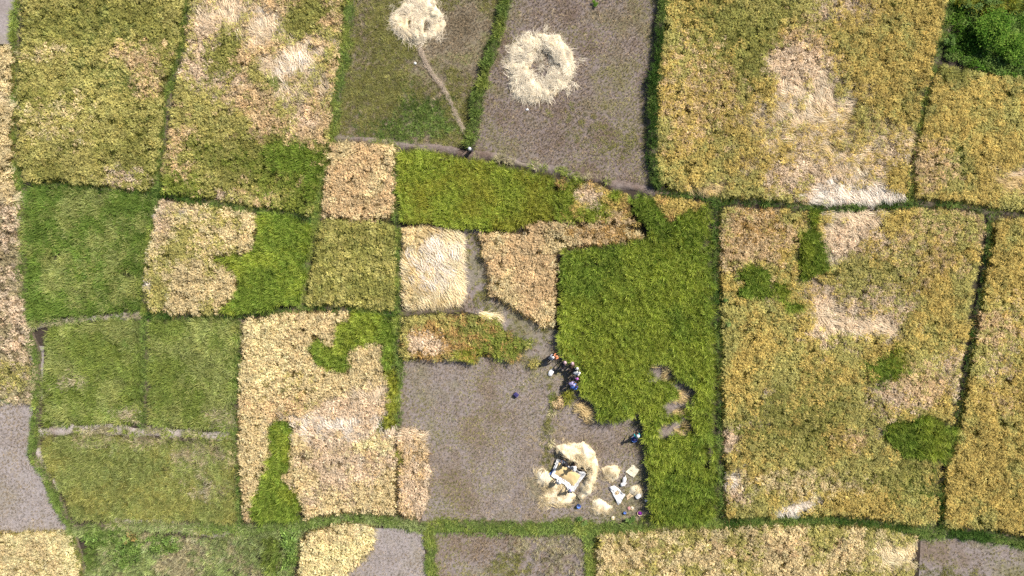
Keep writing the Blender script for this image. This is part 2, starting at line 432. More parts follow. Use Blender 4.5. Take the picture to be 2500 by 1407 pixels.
def sheet(name, poly_w, z, mat, kind='structure', label=None, cat=None):
    me = bpy.data.meshes.new(name); bm = bmesh.new()
    f = bm.faces.new([bm.verts.new((x, y, z)) for x, y in poly_w])
    bmesh.ops.triangulate(bm, faces=[f]); bm.normal_update()
    for f in bm.faces:
        if f.normal.z < 0: f.normal_flip()
    bm.to_mesh(me); bm.free(); me.materials.append(mat)
    o = link(name, me); tag(o, label, cat, None, kind)
    return o

sheet('ground', [(-900, -900), (900, -900), (900, 900), (-900, 900)], -0.03, far_fields_material())
sheet('paddy_ground', [(-62, -38), (62, -38), (62, 38), (-62, 38)], 0.0, M_GROUND)

SOIL_A = soil_material('soil_olive_brown', [(.12, .095, .06), (.20, .165, .115), (.16, .155, .06)], 0.5, 0.8, 13.0, 0.4)
SOIL_B = soil_material('soil_purple_brown', [(.14, .10, .078), (.21, .17, .152), (.17, .145, .085)], 0.35, 0.8, 14.0, 0.4)
SOIL_C = soil_material('soil_grey_mauve', [(.19, .145, .112), (.245, .205, .188), (.19, .17, .10)], 0.30, 0.8, 12.0, 0.35)
SOIL_D = soil_material('soil_pale_mauve', [(.26, .22, .20), (.31, .27, .255), (.27, .235, .195)], 0.35, 0.6, 12.0, 0.25)

bare = [   # name of soil, outline, stubble (style, second, amount, keep)
    ('upper plot', SOIL_A, [(858, -160), (1235, -160), (1222, 60), (1192, 160), (1166, 240), (1150, 330), (1142, 362), (1000, 350), (815, 337), (818, 290), (838, 180), (852, 90)]),
    ('ring plot', SOIL_B, [(1236, -160), (1625, -160), (1606, 110), (1596, 200), (1596, 330), (1598, 462), (1500, 442), (1400, 418), (1260, 393), (1148, 368), (1150, 330), (1170, 240), (1196, 160), (1222, 60)]),
    ('cut plot', SOIL_C, [(972, 880), (1100, 875), (1250, 872), (1350, 860), (1440, 880), (1440, 960), (1480, 1000), (1560, 1000), (1600, 1020), (1600, 1285), (1030, 1285), (1040, 1050), (970, 1050)]),
    ('lane', SOIL_C, [(1132, 560), (1175, 560), (1195, 650), (1205, 725), (1260, 750), (1310, 790), (1372, 810), (1372, 885), (1295, 895), (1225, 870), (1255, 830), (1200, 775), (1132, 760)]),
    ('left plot', SOIL_D, [(-160, 975), (88, 975), (80, 1060), (80, 1120), (110, 1185), (150, 1245), (165, 1298), (-160, 1305)]),
    ('bottom plot', SOIL_D, [(835, 1290), (1038, 1290), (1052, 1567), (820, 1567)]),
    ('rough plot', SOIL_C, [(1062, 1300), (1425, 1300), (1440, 1567), (1062, 1567)]),
    ('corner plot', SOIL_C, [(2248, 1312), (2300, 1312), (2400, 1322), (2660, 1360), (2660, 1567), (2235, 1567)]),
    ('top corner', SOIL_D, [(-160, -160), (48, -160), (40, 60), (36, 108), (-160, 108)]),
    ('mud patch', SOIL_D, [(70, 845), (108, 845), (104, 975), (80, 985)]),
    ('clearings', SOIL_C, [(1575, 870), (1700, 870), (1705, 1075), (1595, 1085)]),
]
for i, (nm, mat, poly) in enumerate(bare):
    sheet('bare_field', WA(poly), 0.006 + 0.004 * i, mat)

def stub(label, poly, style, second, amt, spacing=0.24, keep=0.8, seed=0, sc=3.0, patches=(), hmul=1.0, zc=0.03):
    return field('stubble_field', label, 'stubble', poly, style, spacing, zc, second, sc, amt, patches, keep=keep, seed=seed, hmul=hmul, base=0.03, jit=0.25, pits=0.0, edge=0.1, gaps=0)

ST['stubw'] = ((.07, .11, .022), (.16, .21, .05), 'grass', 0.45)
ST['stubo'] = ((.15, .15, .036), (.43, .39, .145), 'grass', 0.5)
ST['stubr'] = ((.14, .10, .065), (.42, .32, .20), 'stub', 1.3)
ST['stubp'] = ((.22, .18, .15), (.42, .36, .30), 'stub', 0.7)
stub('weedy olive stubble under the fan of straw at the top edge', bare[0][2], 'stubo', 'stubr', 0.42, 0.21, 0.85, 1, 3.5,
     [(1150, 90, 70, 110, 0, 'stubr', 0.9), (980, 290, 110, 55, 0, 'stubw', 0.85), (1020, 310, 70, 35, 0, 'bund', 0.5), (900, 240, 70, 60, 0, 'stubo', 0.8)])
stub('brown stubble around the ring of straw', bare[1][2], 'stubr', 'stubg', 0.30, 0.20, 0.85, 2, 4.0, [(1480, 330, 120, 40, 20, 'stubo', 0.18)])
stub('short stubble of the freshly cut plot with the threshing mat', bare[2][2], 'stub', 'stubg', 0.35, 0.20, 0.85, 3, 4.5, [(1340, 1085, 12, 120, 0, 'stubo', 0.4)])
stub('thin green stubble in the lane beside the flattened cream block', bare[3][2], 'stubr', 'stubo', 0.45, 0.23, 0.55, 4, 2.0)
stub('pale stubble of the plot at the lower left edge', bare[4][2], 'stubp', 'stub', 0.3, 0.2, 0.8, 5)
stub('pale stubble of the small cut plot at the bottom edge', bare[5][2], 'stubp', 'stub', 0.25, 0.2, 0.8, 6)
stub('rough stubble with yellow regrowth at the bottom edge', bare[6][2], 'stubr', 'stubg', 0.4, 0.22, 0.75, 7, 2.2, [(1380, 1370, 60, 60, 0, 'weedp', 0.45), (1300, 1330, 60, 25, 0, 'weedp', 0.3), (1250, 1385, 60, 25, 0, 'stubo', 0.5)], hmul=1.3)
stub('stubble of the plot in the lower right corner', bare[7][2], 'stub', 'stubg', 0.4, 0.24, 0.7, 8, 2.5, [(2330, 1400, 50, 15, 0, 'stubo', 0.6)])

# ---- bunds: low earth ridges between the plots, each with its own grass
def bund(label, pts, width, style, second=None, amt=0.4, keep=0.9, height=0.18, gw=None, mat=None, hmul=1.0, seed=0, spacing=0.2, smooth_n=3):
    P = WA(pts, 0.1)
    # resample the line every 0.8 m and let it wander a little
    seg = np.hypot(*(P[1:] - P[:-1]).T); cum = np.concatenate([[0], np.cumsum(seg)])
    n = max(4, int(cum[-1] / 0.45)); t = np.linspace(0, cum[-1], n)
    X = np.interp(t, cum, P[:, 0]); Y = np.interp(t, cum, P[:, 1])
    wob = (vnoise(X, Y, 1.8, 200 + seed) - 0.5) * 0.4 + (vnoise(X, Y, 0.7, 205 + seed) - 0.5) * 0.2
    dx = np.gradient(X); dy = np.gradient(Y); L = np.hypot(dx, dy) + 1e-9; nx, ny = -dy / L, dx / L
    X = X + nx * wob; Y = Y + ny * wob
    V, F = [], []
    prof = [(-0.62, -0.02), (-0.38, 0.7), (-0.12, 1.0), (0.15, 0.95), (0.40, 0.65), (0.62, -0.02)]
    for i in range(n):
        hh = height * (0.75 + 0.5 * vnoise(X[i], Y[i], 0.9, 210)); ww = width * (0.45 + 1.1 * fbm(X[i], Y[i], 1.5, 211))
        for a, b in prof:
            V.append((X[i] + nx[i] * a * ww, Y[i] + ny[i] * a * ww, max(b, -0.05) * hh))
    m = len(prof)
    for i in range(n - 1):
        for j in range(m - 1):
            F.append((i * m + j, i * m + j + 1, (i + 1) * m + j + 1, (i + 1) * m + j))
    o = link('field_bund', mesh_from('field_bund', V, F, mat or M_BUND, True)); o['kind'] = 'structure'
    if style is None: return
    gw = (gw or width * 0.8) * 0.45
    N = int(cum[-1] / spacing * max(1, 2 * gw / spacing))
    tt = R.rand(N) * (n - 1); i0 = np.clip(tt.astype(int), 0, n - 2); fr = tt - i0
    off = np.clip(R.randn(N) * 0.55, -1.2, 1.2) * gw
    x = X[i0] * (1 - fr) + X[i0 + 1] * fr + nx[i0] * off; y = Y[i0] * (1 - fr) + Y[i0 + 1] * fr + ny[i0] * off
    ok = (fbm(x, y, 1.4, 220 + seed) * 0.8 + R.rand(N) * 0.4) < keep * 1.0 + 0.1
    x, y, off = x[ok], y[ok], off[ok]; N = len(x)
    names = [style] + ([second] if second else [])
    wh = np.zeros(N, int)
    if second: wh[(fbm(x, y, 2.2, 230 + seed) - 0.5) * 2.4 + 0.5 + R.randn(N) * 0.2 > 1 - amt] = 1
    ca = np.zeros((N, 3)); cb = np.zeros((N, 3)); var = np.zeros(N, int); hf = np.ones(N)
    for i, st in enumerate(names):
        q = wh == i; a, b, ty, h = ST[st]; ca[q] = a; cb[q] = b; hf[q] = h
        oo, c = OFF[ty]; var[q] = oo + R.randint(0, c, q.sum())
    br = np.exp(R.randn(N) * 0.22)[:, None]; ca *= br; cb *= br
    s = R.uniform(0.7, 1.3, N) * (0.7 + 0.6 * fbm(x, y, 1.2, 240 + seed))
    rot = np.stack([R.randn(N) * 0.2, R.randn(N) * 0.2, R.rand(N) * 6.283], 1)
    z = height * np.clip(1 - np.abs(off) / (width * 0.62), 0, 1) * 0.8
    g = scatter_obj('bund_grass', np.stack([x, y, z], 1), rot, np.stack([s, s, s * hf * hmul], 1), var, ca, cb)
    tag(g, label, 'grass', 'grass on the bunds', 'stuff')

bund('grass on the bund along the far left edge', [(46, -160), (42, 0), (34, 100), (32, 250), (34, 380), (46, 445), (52, 560), (57, 700), (68, 800), (84, 860), (90, 960), (82, 1050), (84, 1120), (115, 1180), (152, 1240), (168, 1290), (190, 1340), (204, 1420), (210, 1567)], 0.75, 'bund', 'bundy', 0.4, 0.9, seed=1)
bund('green grass on the bund between the two upper left plots', [(470, -160), (458, 0), (447, 90), (430, 170), (408, 230), (402, 300), (394, 360), (384, 430), (380, 480), (367, 560), (354, 640), (340, 700), (350, 770), (352, 850), (352, 950), (345, 1045)], 0.7, 'bund', 'bundy', 0.25, 0.85, seed=2)
bund('bright grass on the bund beside the weedy stubble plot', [(862, -160), (855, 0), (845, 90), (832, 180), (818, 290), (803, 360), (790, 430), (772, 530), (757, 600), (742, 680), (735, 750)], 0.9, 'bundy', 'bund', 0.4, 0.85, seed=3, gw=1.1)
bund('tall bright grass on the bund left of the straw ring', [(1248, -160), (1236, 0), (1218, 70), (1192, 160), (1165, 240), (1152, 330), (1147, 362)], 0.9, 'bundy', 'bund', 0.5, 0.95, height=0.4, hmul=2.4, seed=4, gw=1.0)
bund('tall grass darkened for shade on the bund right of the straw ring', [(1632, -160), (1616, 0), (1604, 110), (1596, 200), (1595, 330), (1598, 455)], 1.0, 'bundshade', 'bund', 0.35, 1.0, height=0.5, hmul=2.3, seed=5, gw=0.8)  # raised, darkened grass stands in for the shadow band beside this bund
bund('sparse grass on the bund below the straw ring', [(815, 338), (960, 350), (1145, 374), (1260, 396), (1400, 424), (1500, 448), (1600, 468)], 0.6, 'bundy', 'weedp', 0.4, 0.35, seed=6, mat=SOIL_B)
bund('grass darkened for shade on the bund across the right half', [(1600, 468), (1740, 488), (1900, 499), (2010, 508), (2130, 505), (2222, 498), (2340, 500), (2424, 518), (2500, 528), (2660, 545)], 0.55, 'bundshade', 'bund', 0.45, 0.55, seed=7)  # black shadow line put into the grass colour
bund('grass darkened for shade on the bund above the dark green plot', [(48, 450), (200, 456), (370, 472), (480, 492), (620, 513), (700, 522), (766, 538)], 0.55, 'bundshade', 'bund', 0.5, 0.75, seed=8)
bund('green grass on the bund left of the flattened cream block', [(967, 360), (968, 540), (973, 650), (971, 760), (968, 850), (971, 900), (970, 1050)], 0.55, 'bund', 'bundy', 0.4, 0.75, seed=9)
bund('grass darkened for shade on the bund below the straw and green plot', [(350, 772), (450, 773), (586, 770), (735, 751), (860, 756), (966, 770)], 0.5, 'bundshade', 'bund', 0.4, 0.7, seed=10)
bund('grass partly darkened for shade on the bund left of the straw plot with green patches', [(586, 770), (582, 870), (577, 1000), (576, 1080), (583, 1180), (586, 1283)], 0.5, 'bund', 'bundshade', 0.4, 0.7, seed=11)
bund('green grass on the bund right of the big green plot', [(1745, 490), (1750, 600), (1754, 750), (1757, 870), (1759, 1000), (1760, 1150), (1767, 1274)], 0.6, 'bund', 'bundshade', 0.45, 0.7, seed=12)
bund('grass partly darkened for shade on the bund along the right edge', [(2422, 518), (2404, 640), (2388, 740), (2368, 860), (2352, 960), (2332, 1060), (2306, 1160), (2296, 1296)], 0.45, 'bund', 'bundshade', 0.5, 0.6, seed=13)
bund('grass on the bund between the two upper right plots', [(2330, -160), (2318, 0), (2306, 60), (2284, 150), (2262, 230), (2246, 300), (2234, 390), (2222, 495)], 0.55, 'bund', 'bundy', 0.5, 0.6, seed=14)
bund('grass on the long bund across the bottom, left part', [(166, 1292), (300, 1284), (470, 1292), (586, 1288), (740, 1277), (860, 1264), (960, 1272), (1042, 1285)], 0.8, 'bund', 'weedb', 0.5, 0.85, seed=15, gw=1.0)
bund('bright grass on the bund below the threshing plot', [(1042, 1285), (1150, 1286), (1250, 1291), (1420, 1290), (1580, 1285), (1765, 1277)], 1.0, 'bundy', 'bund', 0.5, 0.95, seed=16, gw=1.4)
bund('green grass on the bund across the bottom, right part', [(1765, 1277), (1900, 1272), (2050, 1269), (2150, 1280), (2250, 1302), (2300, 1300), (2400, 1306), (2500, 1325), (2660, 1350)], 0.9, 'bund', 'bundshade', 0.5, 0.9, seed=17, gw=1.1)
bund('green grass on the short bund between two cut plots at the bottom', [(1044, 1288), (1050, 1340), (1058, 1420), (1062, 1567)], 0.8, 'bundy', 'bund', 0.5, 0.95, seed=18, gw=1.1)
bund('bright grass on the short bund left of the bottom right straw plot', [(1432, 1292), (1438, 1340), (1444, 1420), (1450, 1567)], 0.8, 'bundy', 'bund', 0.4, 0.95, seed=19, gw=1.0)
bund('thin grass on the pale bund between two green plots', [(60, 800), (130, 790), (230, 776), (345, 772)], 0.6, 'bund', 'weedp', 0.45, 0.6, seed=20, mat=M_MUD)
bund('grass on the pale mud bund above the lowest green plot', [(92, 1052), (200, 1047), (330, 1053), (450, 1058), (575, 1064)], 0.75, 'bundy', 'weedp', 0.5, 0.5, seed=21, mat=M_MUD, height=0.12)
bund('grass on the pale mud bund above the weedy corner', [(265, 1276), (330, 1280), (400, 1284), (470, 1295), (530, 1300), (586, 1292)], 0.95, 'bundy', 'weedp', 0.5, 0.5, seed=22, mat=M_MUD, height=0.12)
bund('grass by the pale footpath bund at the lower left plot', [(90, 1095), (98, 1130), (118, 1165), (138, 1200)], 0.5, 'bund', 'weedp', 0.5, 0.5, seed=23, mat=M_MUD, height=0.12)
bund('thin green line of grass across the top right plot', [(2120, -10), (2160, 8), (2230, 28), (2310, 45)], 0.6, 'bund', 'bundy', 0.5, 0.9, height=0.3, hmul=1.8, seed=24)
bund('thin dark bund below the flattened cream block', [(975, 768), (1060, 762), (1135, 754)], 0.5, 'stubo', None, 0, 0.4, seed=25)
bund('low grassy ridge in the cut plot', [(1352, 965), (1350, 1010), (1346, 1085)], 0.4, 'bundy', 'weedp', 0.5, 0.45, seed=26, height=0.1, mat=SOIL_B)

# ------------------------------------------------------------------ standing crops, one object per plot
field('rice_field', 'olive yellow rice plot in the upper left corner', 'rice crop',
      [(52, -160), (462, -160), (452, 0), (438, 90), (421, 160), (398, 222), (394, 300), (386, 370), (374, 466), (300, 460), (200, 450), (60, 445), (38, 390), (38, 250), (43, 112), (50, 60)], 'olivey', second='olive', sec_amt=0.45, seed=1,
      patches=[(180, 60, 150, 55, -8, 'olive', .75), (220, 60, 80, 40, 0, 'mgreen', .35), (190, 150, 40, 28, 30, 'mgreen', .6), (300, 195, 40, 40, 0, 'mgreen', .55), (330, 130, 60, 25, 0, 'tan', .5), (300, 425, 45, 30, 0, 'pink', .55), (360, 180, 35, 40, 0, 'tan', .5), (160, 260, 60, 12, 0, 'mgreen', .35), (120, 130, 60, 20, 0, 'straw', .45), (130, 300, 80, 60, 0, 'straw', .25)])
field('rice_field', 'olive rice plot with a pale flattened streak, second from the upper left corner', 'rice crop',
      [(474, -160), (852, -160), (846, 0), (836, 60), (826, 140), (810, 230), (806, 310), (790, 400), (776, 455), (762, 530), (700, 515), (620, 505), (480, 485), (390, 476), (398, 380), (410, 320), (414, 235), (434, 190), (452, 100)], 'olivey', second='tan', sec_amt=0.40, seed=2, flow=-42,
      patches=[(500, 120, 50, 90, 0, 'pink', .7), (560, 15, 90, 40, 0, 'lpink', .85), (640, 60, 75, 45, -35, 'lpink', .95), (715, 140, 90, 50, -42, 'lpink', .95), (720, 145, 60, 28, -42, 'lwhite', .35), (750, 215, 60, 40, -45, 'lpink', .6), (740, 290, 40, 40, 0, 'pink', .6), (620, 35, 30, 20, 0, 'lwhite', .3), (555, 130, 35, 55, 10, 'olive', .9), (750, 40, 60, 50, 0, 'olive', .8), (560, 210, 50, 30, 0, 'pink', .4),
               (600, 410, 200, 70, 0, 'olive', .75), (620, 390, 120, 30, 0, 'ogreen', .5), (700, 440, 100, 60, 0, 'ogreen', .6), (765, 450, 25, 80, 0, 'green', .5), (735, 395, 55, 42, 0, 'green', .7), (690, 375, 40, 18, 0, 'green', .45), (720, 505, 50, 25, 0, 'ogreen', .8), (430, 455, 60, 35, 0, 'ogreen', .8), (600, 350, 60, 25, 0, 'olive', .5), (550, 475, 40, 15, 0, 'pink', .5), (660, 200, 18, 12, 0, 'mgreen', .9)])
field('rice_field', 'bright straw coloured strip at the left edge', 'rice crop',
      [(-160, 108), (26, 108), (26, 250), (28, 400), (38, 455), (42, 495), (-160, 495)], 'straw', second='lcream', sec_amt=0.35, seed=3, flow=200, patches=[(15, 430, 40, 30, 0, 'bundy', .5)])
field('rice_field', 'thin brownish rice strip with bare mauve spots at the left edge', 'rice crop',
      [(-160, 500), (42, 500), (48, 620), (54, 760), (72, 840), (84, 900), (70, 990), (-160, 1000)], 'dull', second='pink', sec_amt=0.45, seed=4, keep=0.7, hmul=0.8, patches=[(10, 980, 40, 16, 0, 'bund', .7), (20, 930, 40, 40, 0, 'olivey', .6)])
field('rice_field', 'dark green rice plot near the left edge', 'rice crop',
      [(56, 458), (200, 462), (370, 480), (359, 560), (348, 640), (332, 700), (342, 763), (230, 768), (120, 782), (72, 798), (62, 700), (54, 560)], 'dgreen', second='mgreen', sec_amt=0.34, sec_scale=2.0, seed=5, zc=0.5, spacing=0.28, gaps=0.3, lean=(10, 0.35), patches=[(180, 510, 60, 30, 0, 'mgreen', .5), (230, 620, 90, 50, 0, 'mgreen', .35)])
field('rice_field', 'olive green rice plot with a pale lower corner below the dark green plot', 'rice crop',
      [(112, 803), (230, 786), (338, 780), (343, 860), (343, 950), (336, 1038), (200, 1036), (102, 1043), (98, 960), (106, 880)], 'dolive', second='mgreen', sec_amt=0.42, sec_scale=2.0, seed=6, zc=0.5, spacing=0.28, gaps=0.3, lean=(0, 0.3), patches=[(295, 1015, 35, 18, 0, 'mpink', .6), (160, 930, 40, 20, 0, 'mpink', .35)])
field('rice_field', 'olive green rice plot directly left of the straw plot with green patches', 'rice crop',
      [(360, 782), (450, 780), (580, 778), (575, 870), (571, 960), (569, 1055), (450, 1048), (358, 1040), (361, 900)], 'dolive', second='mgreen', sec_amt=0.45, sec_scale=2.0, seed=7, zc=0.5, spacing=0.28, gaps=0.3, lean=(0, 0.3), patches=[(540, 1030, 40, 25, 0, 'mpink', .4)])
field('rice_field', 'low yellowish green rice plot curving along the lower left bund', 'rice crop',
      [(104, 1068), (200, 1060), (330, 1066), (450, 1074), (570, 1074), (578, 1180), (580, 1278), (470, 1275), (300, 1268), (180, 1275), (160, 1220), (136, 1180), (100, 1120)], 'mgreen', second='molive', sec_amt=0.35, seed=8, zc=0.4, hmul=0.95, patches=[(490, 1110, 70, 35, 0, 'mpink', .5), (330, 1080, 150, 20, 0, 'mpink', .35), (420, 1220, 130, 40, 0, 'molive', .5), (500, 1190, 40, 20, 0, 'mpink', .35)])
GP = [(632, 516), (700, 526), (762, 546), (752, 625), (742, 690), (731, 744), (588, 765), (541, 766), (543, 747), (577, 722), (582, 674), (553, 648), (508, 629), (560, 624), (611, 618), (624, 584)]
field('rice_field', 'pale straw rice plot bulging over the dark green plot', 'rice crop',
      [(385, 482), (430, 496), (500, 502), (630, 522), (622, 584), (609, 616), (510, 628), (551, 650), (579, 674), (574, 722), (541, 748), (538, 768), (450, 769), (360, 764), (342, 700), (350, 660), (365, 580), (375, 520)], 'straw', second='olivey', sec_amt=0.22, seed=9, patches=[(395, 520, 25, 60, 0, 'pink', .7), (350, 700, 14, 30, 0, 'lwhite', .6), (440, 520, 60, 16, 0, 'lwhite', .25)])
field('rice_field', 'green rice patch set into the right side of the pale straw plot', 'rice crop', GP, 'green', second='lime', sec_amt=0.35, seed=10, hmul=0.95)
field('rice_field', 'tan rice strip left of the lime green plot', 'rice crop',
      [(806, 346), (880, 346), (962, 354), (962, 440), (962, 532), (900, 542), (782, 532), (792, 440)], 'straw', second='tan', sec_amt=0.5, seed=11)
field('rice_field', 'olive gold rice plot left of the flattened cream block', 'rice crop',
      [(778, 530), (900, 540), (962, 545), (966, 640), (964, 764), (860, 750), (745, 747), (752, 680), (766, 600)], 'olivey', second='olive', sec_amt=0.5, seed=12, patches=[(840, 570, 70, 20, 0, 'olive', .6)])
field('rice_field', 'lime green rice plot right below the two stubble plots', 'rice crop',
      [(972, 366), (1060, 370), (1150, 390), (1250, 408), (1352, 432), (1355, 536), (1276, 545), (1270, 562), (1170, 562), (1128, 556), (985, 541), (974, 530)], 'lime', second='ygreen', sec_amt=0.35, seed=13, hmul=0.95)
field('rice_field', 'flattened cream coloured straw block beside the bare lane', 'flattened crop',
      [(982, 552), (1060, 554), (1134, 570), (1136, 700), (1130, 744), (1060, 754), (982, 760), (980, 650)], 'lcream', second='lgold', sec_amt=0.22, seed=14, flow=-52, flowvar=1.7, lsize=1.05, gaps=0.2, inset=0.2, spacing=0.2, zc=0.35, hvar=0.2, patches=[(1060, 640, 55, 60, 0, 'lwhite', .6), (1010, 575, 30, 25, 0, 'straw', .5), (1000, 725, 25, 25, 0, 'straw', .4), (1070, 560, 60, 12, 0, 'lgold', .6)], edge=0.08)
field('rice_field', 'tan rice plot with a slanting lower edge beside the big green plot', 'rice crop',
      [(1170, 568), (1276, 567), (1285, 547), (1358, 542), (1480, 545), (1565, 562), (1586, 578), (1500, 596), (1400, 604), (1362, 614), (1358, 700), (1356, 808), (1300, 786), (1250, 748), (1192, 724), (1186, 650), (1176, 600)], 'tan', second='straw', sec_amt=0.35, seed=15, patches=[(1500, 570, 80, 22, 0, 'rust', .5)])
field('rice_field', 'rusty rice plot mottled with green streaks right of the lime green plot', 'rice crop',
      [(1354, 434), (1420, 440), (1500, 462), (1538, 474), (1534, 500), (1546, 530), (1566, 558), (1480, 545), (1356, 542)], 'rust', second='gold', sec_amt=0.4, seed=16, patches=[(1382, 470, 18, 40, 0, 'lime', .9), (1358, 490, 14, 60, 0, 'lime', .8), (1420, 440, 50, 12, -12, 'lime', .9), (1500, 475, 12, 22, 0, 'lime', .85), (1455, 520, 30, 16, 0, 'lime', .7), (1400, 530, 40, 12, 0, 'lime', .4), (1430, 475, 26, 30, 0, 'pink', .7), (1510, 540, 35, 20, 0, 'tan', .6)])
field('rice_field', 'small rusty triangle of rice at the top of the big green plot', 'rice crop',
      [(1600, 476), (1735, 492), (1716, 512), (1680, 514), (1650, 534), (1634, 544), (1616, 524), (1602, 500)], 'rust', second='gold', sec_amt=0.5, seed=17)
BG = [(1366, 622), (1400, 607), (1480, 600), (1540, 591), (1587, 580), (1577, 556), (1556, 530), (1541, 510), (1537, 480), (1560, 475), (1600, 479), (1602, 505), (1617, 526), (1635, 545), (1650, 535), (1682, 514), (1717, 514), (1719, 492), (1738, 496), (1742, 600), (1745, 750), (1749, 870), (1750, 1000), (1750, 1150), (1752, 1280), (1592, 1280), (1584, 1200), (1579, 1140), (1573, 1081), (1566, 1022), (1553, 1019), (1539, 1025), (1492, 1036), (1456, 1031), (1456, 1002), (1445, 985), (1415, 966), (1411, 957), (1415, 930), (1420, 902), (1424, 896), (1402, 891), (1367, 880), (1365, 840), (1366, 730)]
HL = [[(1588, 885), (1629, 889), (1640, 910), (1658, 927), (1675, 936), (1692, 951), (1692, 981), (1665, 985), (1660, 1000), (1690, 1005), (1680, 1020), (1656, 1010), (1628, 1012), (1623, 985), (1650, 972), (1670, 955), (1637, 934), (1614, 930), (1590, 905)],
      [(1612, 1043), (1635, 1024), (1658, 1026), (1680, 1022), (1694, 1051), (1692, 1063), (1656, 1055), (1603, 1072)],
      [(1720, 1082), (1731, 1086), (1729, 1142), (1714, 1142)], [(1722, 585), (1730, 590), (1713, 622), (1705, 612)], [(1548, 1015), (1566, 1015), (1572, 1060), (1560, 1050)]]
field('rice_field', 'large bright green rice plot being harvested from its left side', 'rice crop', BG, 'green', second='lime', sec_amt=0.55, sec_scale=3.5, seed=18, holes=HL, hinset=0.16, edge=0.3, inset=0.2, zc=1.0, hmul=1.12, patches=[(1520, 960, 120, 60, 0, 'lime', .7), (1450, 870, 80, 30, 0, 'ygreen', .4), (1650, 1020, 60, 60, 0, 'lime', .6)])
G1 = [(1972, 510), (2001, 510), (1998, 532), (1990, 566), (2009, 588), (2020, 647), (2012, 665), (1987, 669), (1983, 691), (1953, 684), (1950, 647), (1953, 569), (1976, 562)]
G2 = [(1809, 662), (1839, 645), (1862, 655), (1883, 669), (1876, 699), (1887, 725), (1861, 730), (1798, 726), (1798, 706), (1824, 691), (1806, 680)]
G3 = [(1891, 691), (1913, 691), (1931, 714), (1913, 736), (1894, 717)]
G4 = [(1916, 747), (1939, 738), (1964, 747), (1950, 762), (1930, 765)]
G6 = [(2157, 1040), (2175, 1028), (2230, 1028), (2245, 1012), (2290, 1020), (2340, 1045), (2330, 1090), (2315, 1130), (2270, 1125), (2210, 1118), (2185, 1090), (2160, 1070)]
field('rice_field', 'large golden rice plot with pinkish flattened swirls at the right', 'rice crop',
      [(1764, 502), (1900, 512), (2010, 520), (2130, 514), (2220, 508), (2340, 510), (2408, 527), (2395, 640), (2378, 740), (2358, 860), (2343, 960), (2323, 1060), (2296, 1160), (2284, 1285), (2250, 1290), (2150, 1270), (2050, 1260), (1900, 1264), (1776, 1270), (1770, 1150), (1768, 1000), (1765, 870), (1762, 750), (1759, 600)], 'gold', second='olivey', sec_amt=0.5, sec_scale=3.0, seed=19, holes=[G1, G2, G3, G4, G6], flow=-40,
      patches=[(1850, 590, 90, 70, 0, 'tan', .75), (1860, 560, 60, 50, 0, 'rust', .3), (2090, 550, 90, 42, -25, 'lpink', .95), (2035, 600, 38, 55, 0, 'lpink', .9), (2130, 590, 90, 40, 0, 'pink', .6), (2010, 715, 45, 35, 0, 'lpink', .7), (2080, 760, 120, 80, 0, 'pink', .6), (2110, 805, 90, 34, 0, 'lpink', .8), (2040, 780, 50, 50, 0, 'lpink', .6), (2290, 580, 100, 80, 0, 'tan', .3), (2080, 680, 50, 40, 0, 'olivey', .7),
               (2170, 905, 42, 32, 0, 'green', .9), (2200, 880, 20, 40, 0, 'ygreen', .6), (2190, 975, 55, 40, 0, 'pink', .75), (2320, 900, 35, 50, 0, 'pink', .6), (2250, 940, 50, 40, 0, 'tan', .5), (1795, 1175, 24, 26, 30, 'lwhite', .85), (1805, 1215, 25, 20, 0, 'pink', .6), (1950, 1248, 45, 18, -25, 'lwhite', .9), (1850, 1035, 20, 20, 0, 'lpink', .7), (1785, 1080, 25, 35, 0, 'pink', .8), (1877, 970, 16, 22, 0, 'pink', .7), (2085, 1080, 40, 30, 0, 'tan', .6),
               (1950, 1020, 130, 90, 0, 'olive', .6), (2230, 1170, 90, 50, 0, 'olive', .65), (2260, 1190, 40, 40, 0, 'dolive', .35), (1960, 1180, 150, 30, 0, 'straw', .45), (2170, 1070, 20, 30, 0, 'lpink', .4)])
field('rice_field', 'tall narrow green patch in the large golden plot', 'green rice patch', G1, 'green', second='lime', sec_amt=0.6, seed=20, edge=0.3, hmul=1.2)
field('rice_field', 'broad green patch in the large golden plot beside the big green plot', 'green rice patch', G2, 'lime', second='green', sec_amt=0.45, seed=21, edge=0.3, hmul=1.1)
field('rice_field', 'small rounded green patch between the broad and the smallest green patch', 'green rice patch', G3, 'lime', second='green', sec_amt=0.4, seed=22, inset=0.05, hmul=1.1)
field('rice_field', 'smallest green patch, a flat oval in the large golden plot', 'green rice patch', G4, 'lime', second='green', sec_amt=0.4, seed=23, inset=0.05, hmul=1.05)
field('rice_field', 'dark green patch low in the large golden plot against the right bund', 'green rice patch', G6, 'green', second='lime', sec_amt=0.4, seed=24, hmul=1.05, edge=0.3, patches=[(2320, 1090, 25, 40, 0, 'ogreen', .5)])
field('rice_field', 'deep golden rice strip along the right edge', 'rice crop',
      [(2436, 527), (2660, 545), (2660, 1345), (2500, 1312), (2400, 1292), (2306, 1288), (2310, 1180), (2336, 1080), (2362, 960), (2380, 860), (2402, 740), (2417, 640)], 'gold', second='olivey', sec_amt=0.3, seed=25, patches=[(2440, 800, 60, 60, 0, 'tan', .5), (2450, 980, 60, 30, 0, 'tan', .3), (2450, 900, 40, 40, 0, 'pink', .4)])
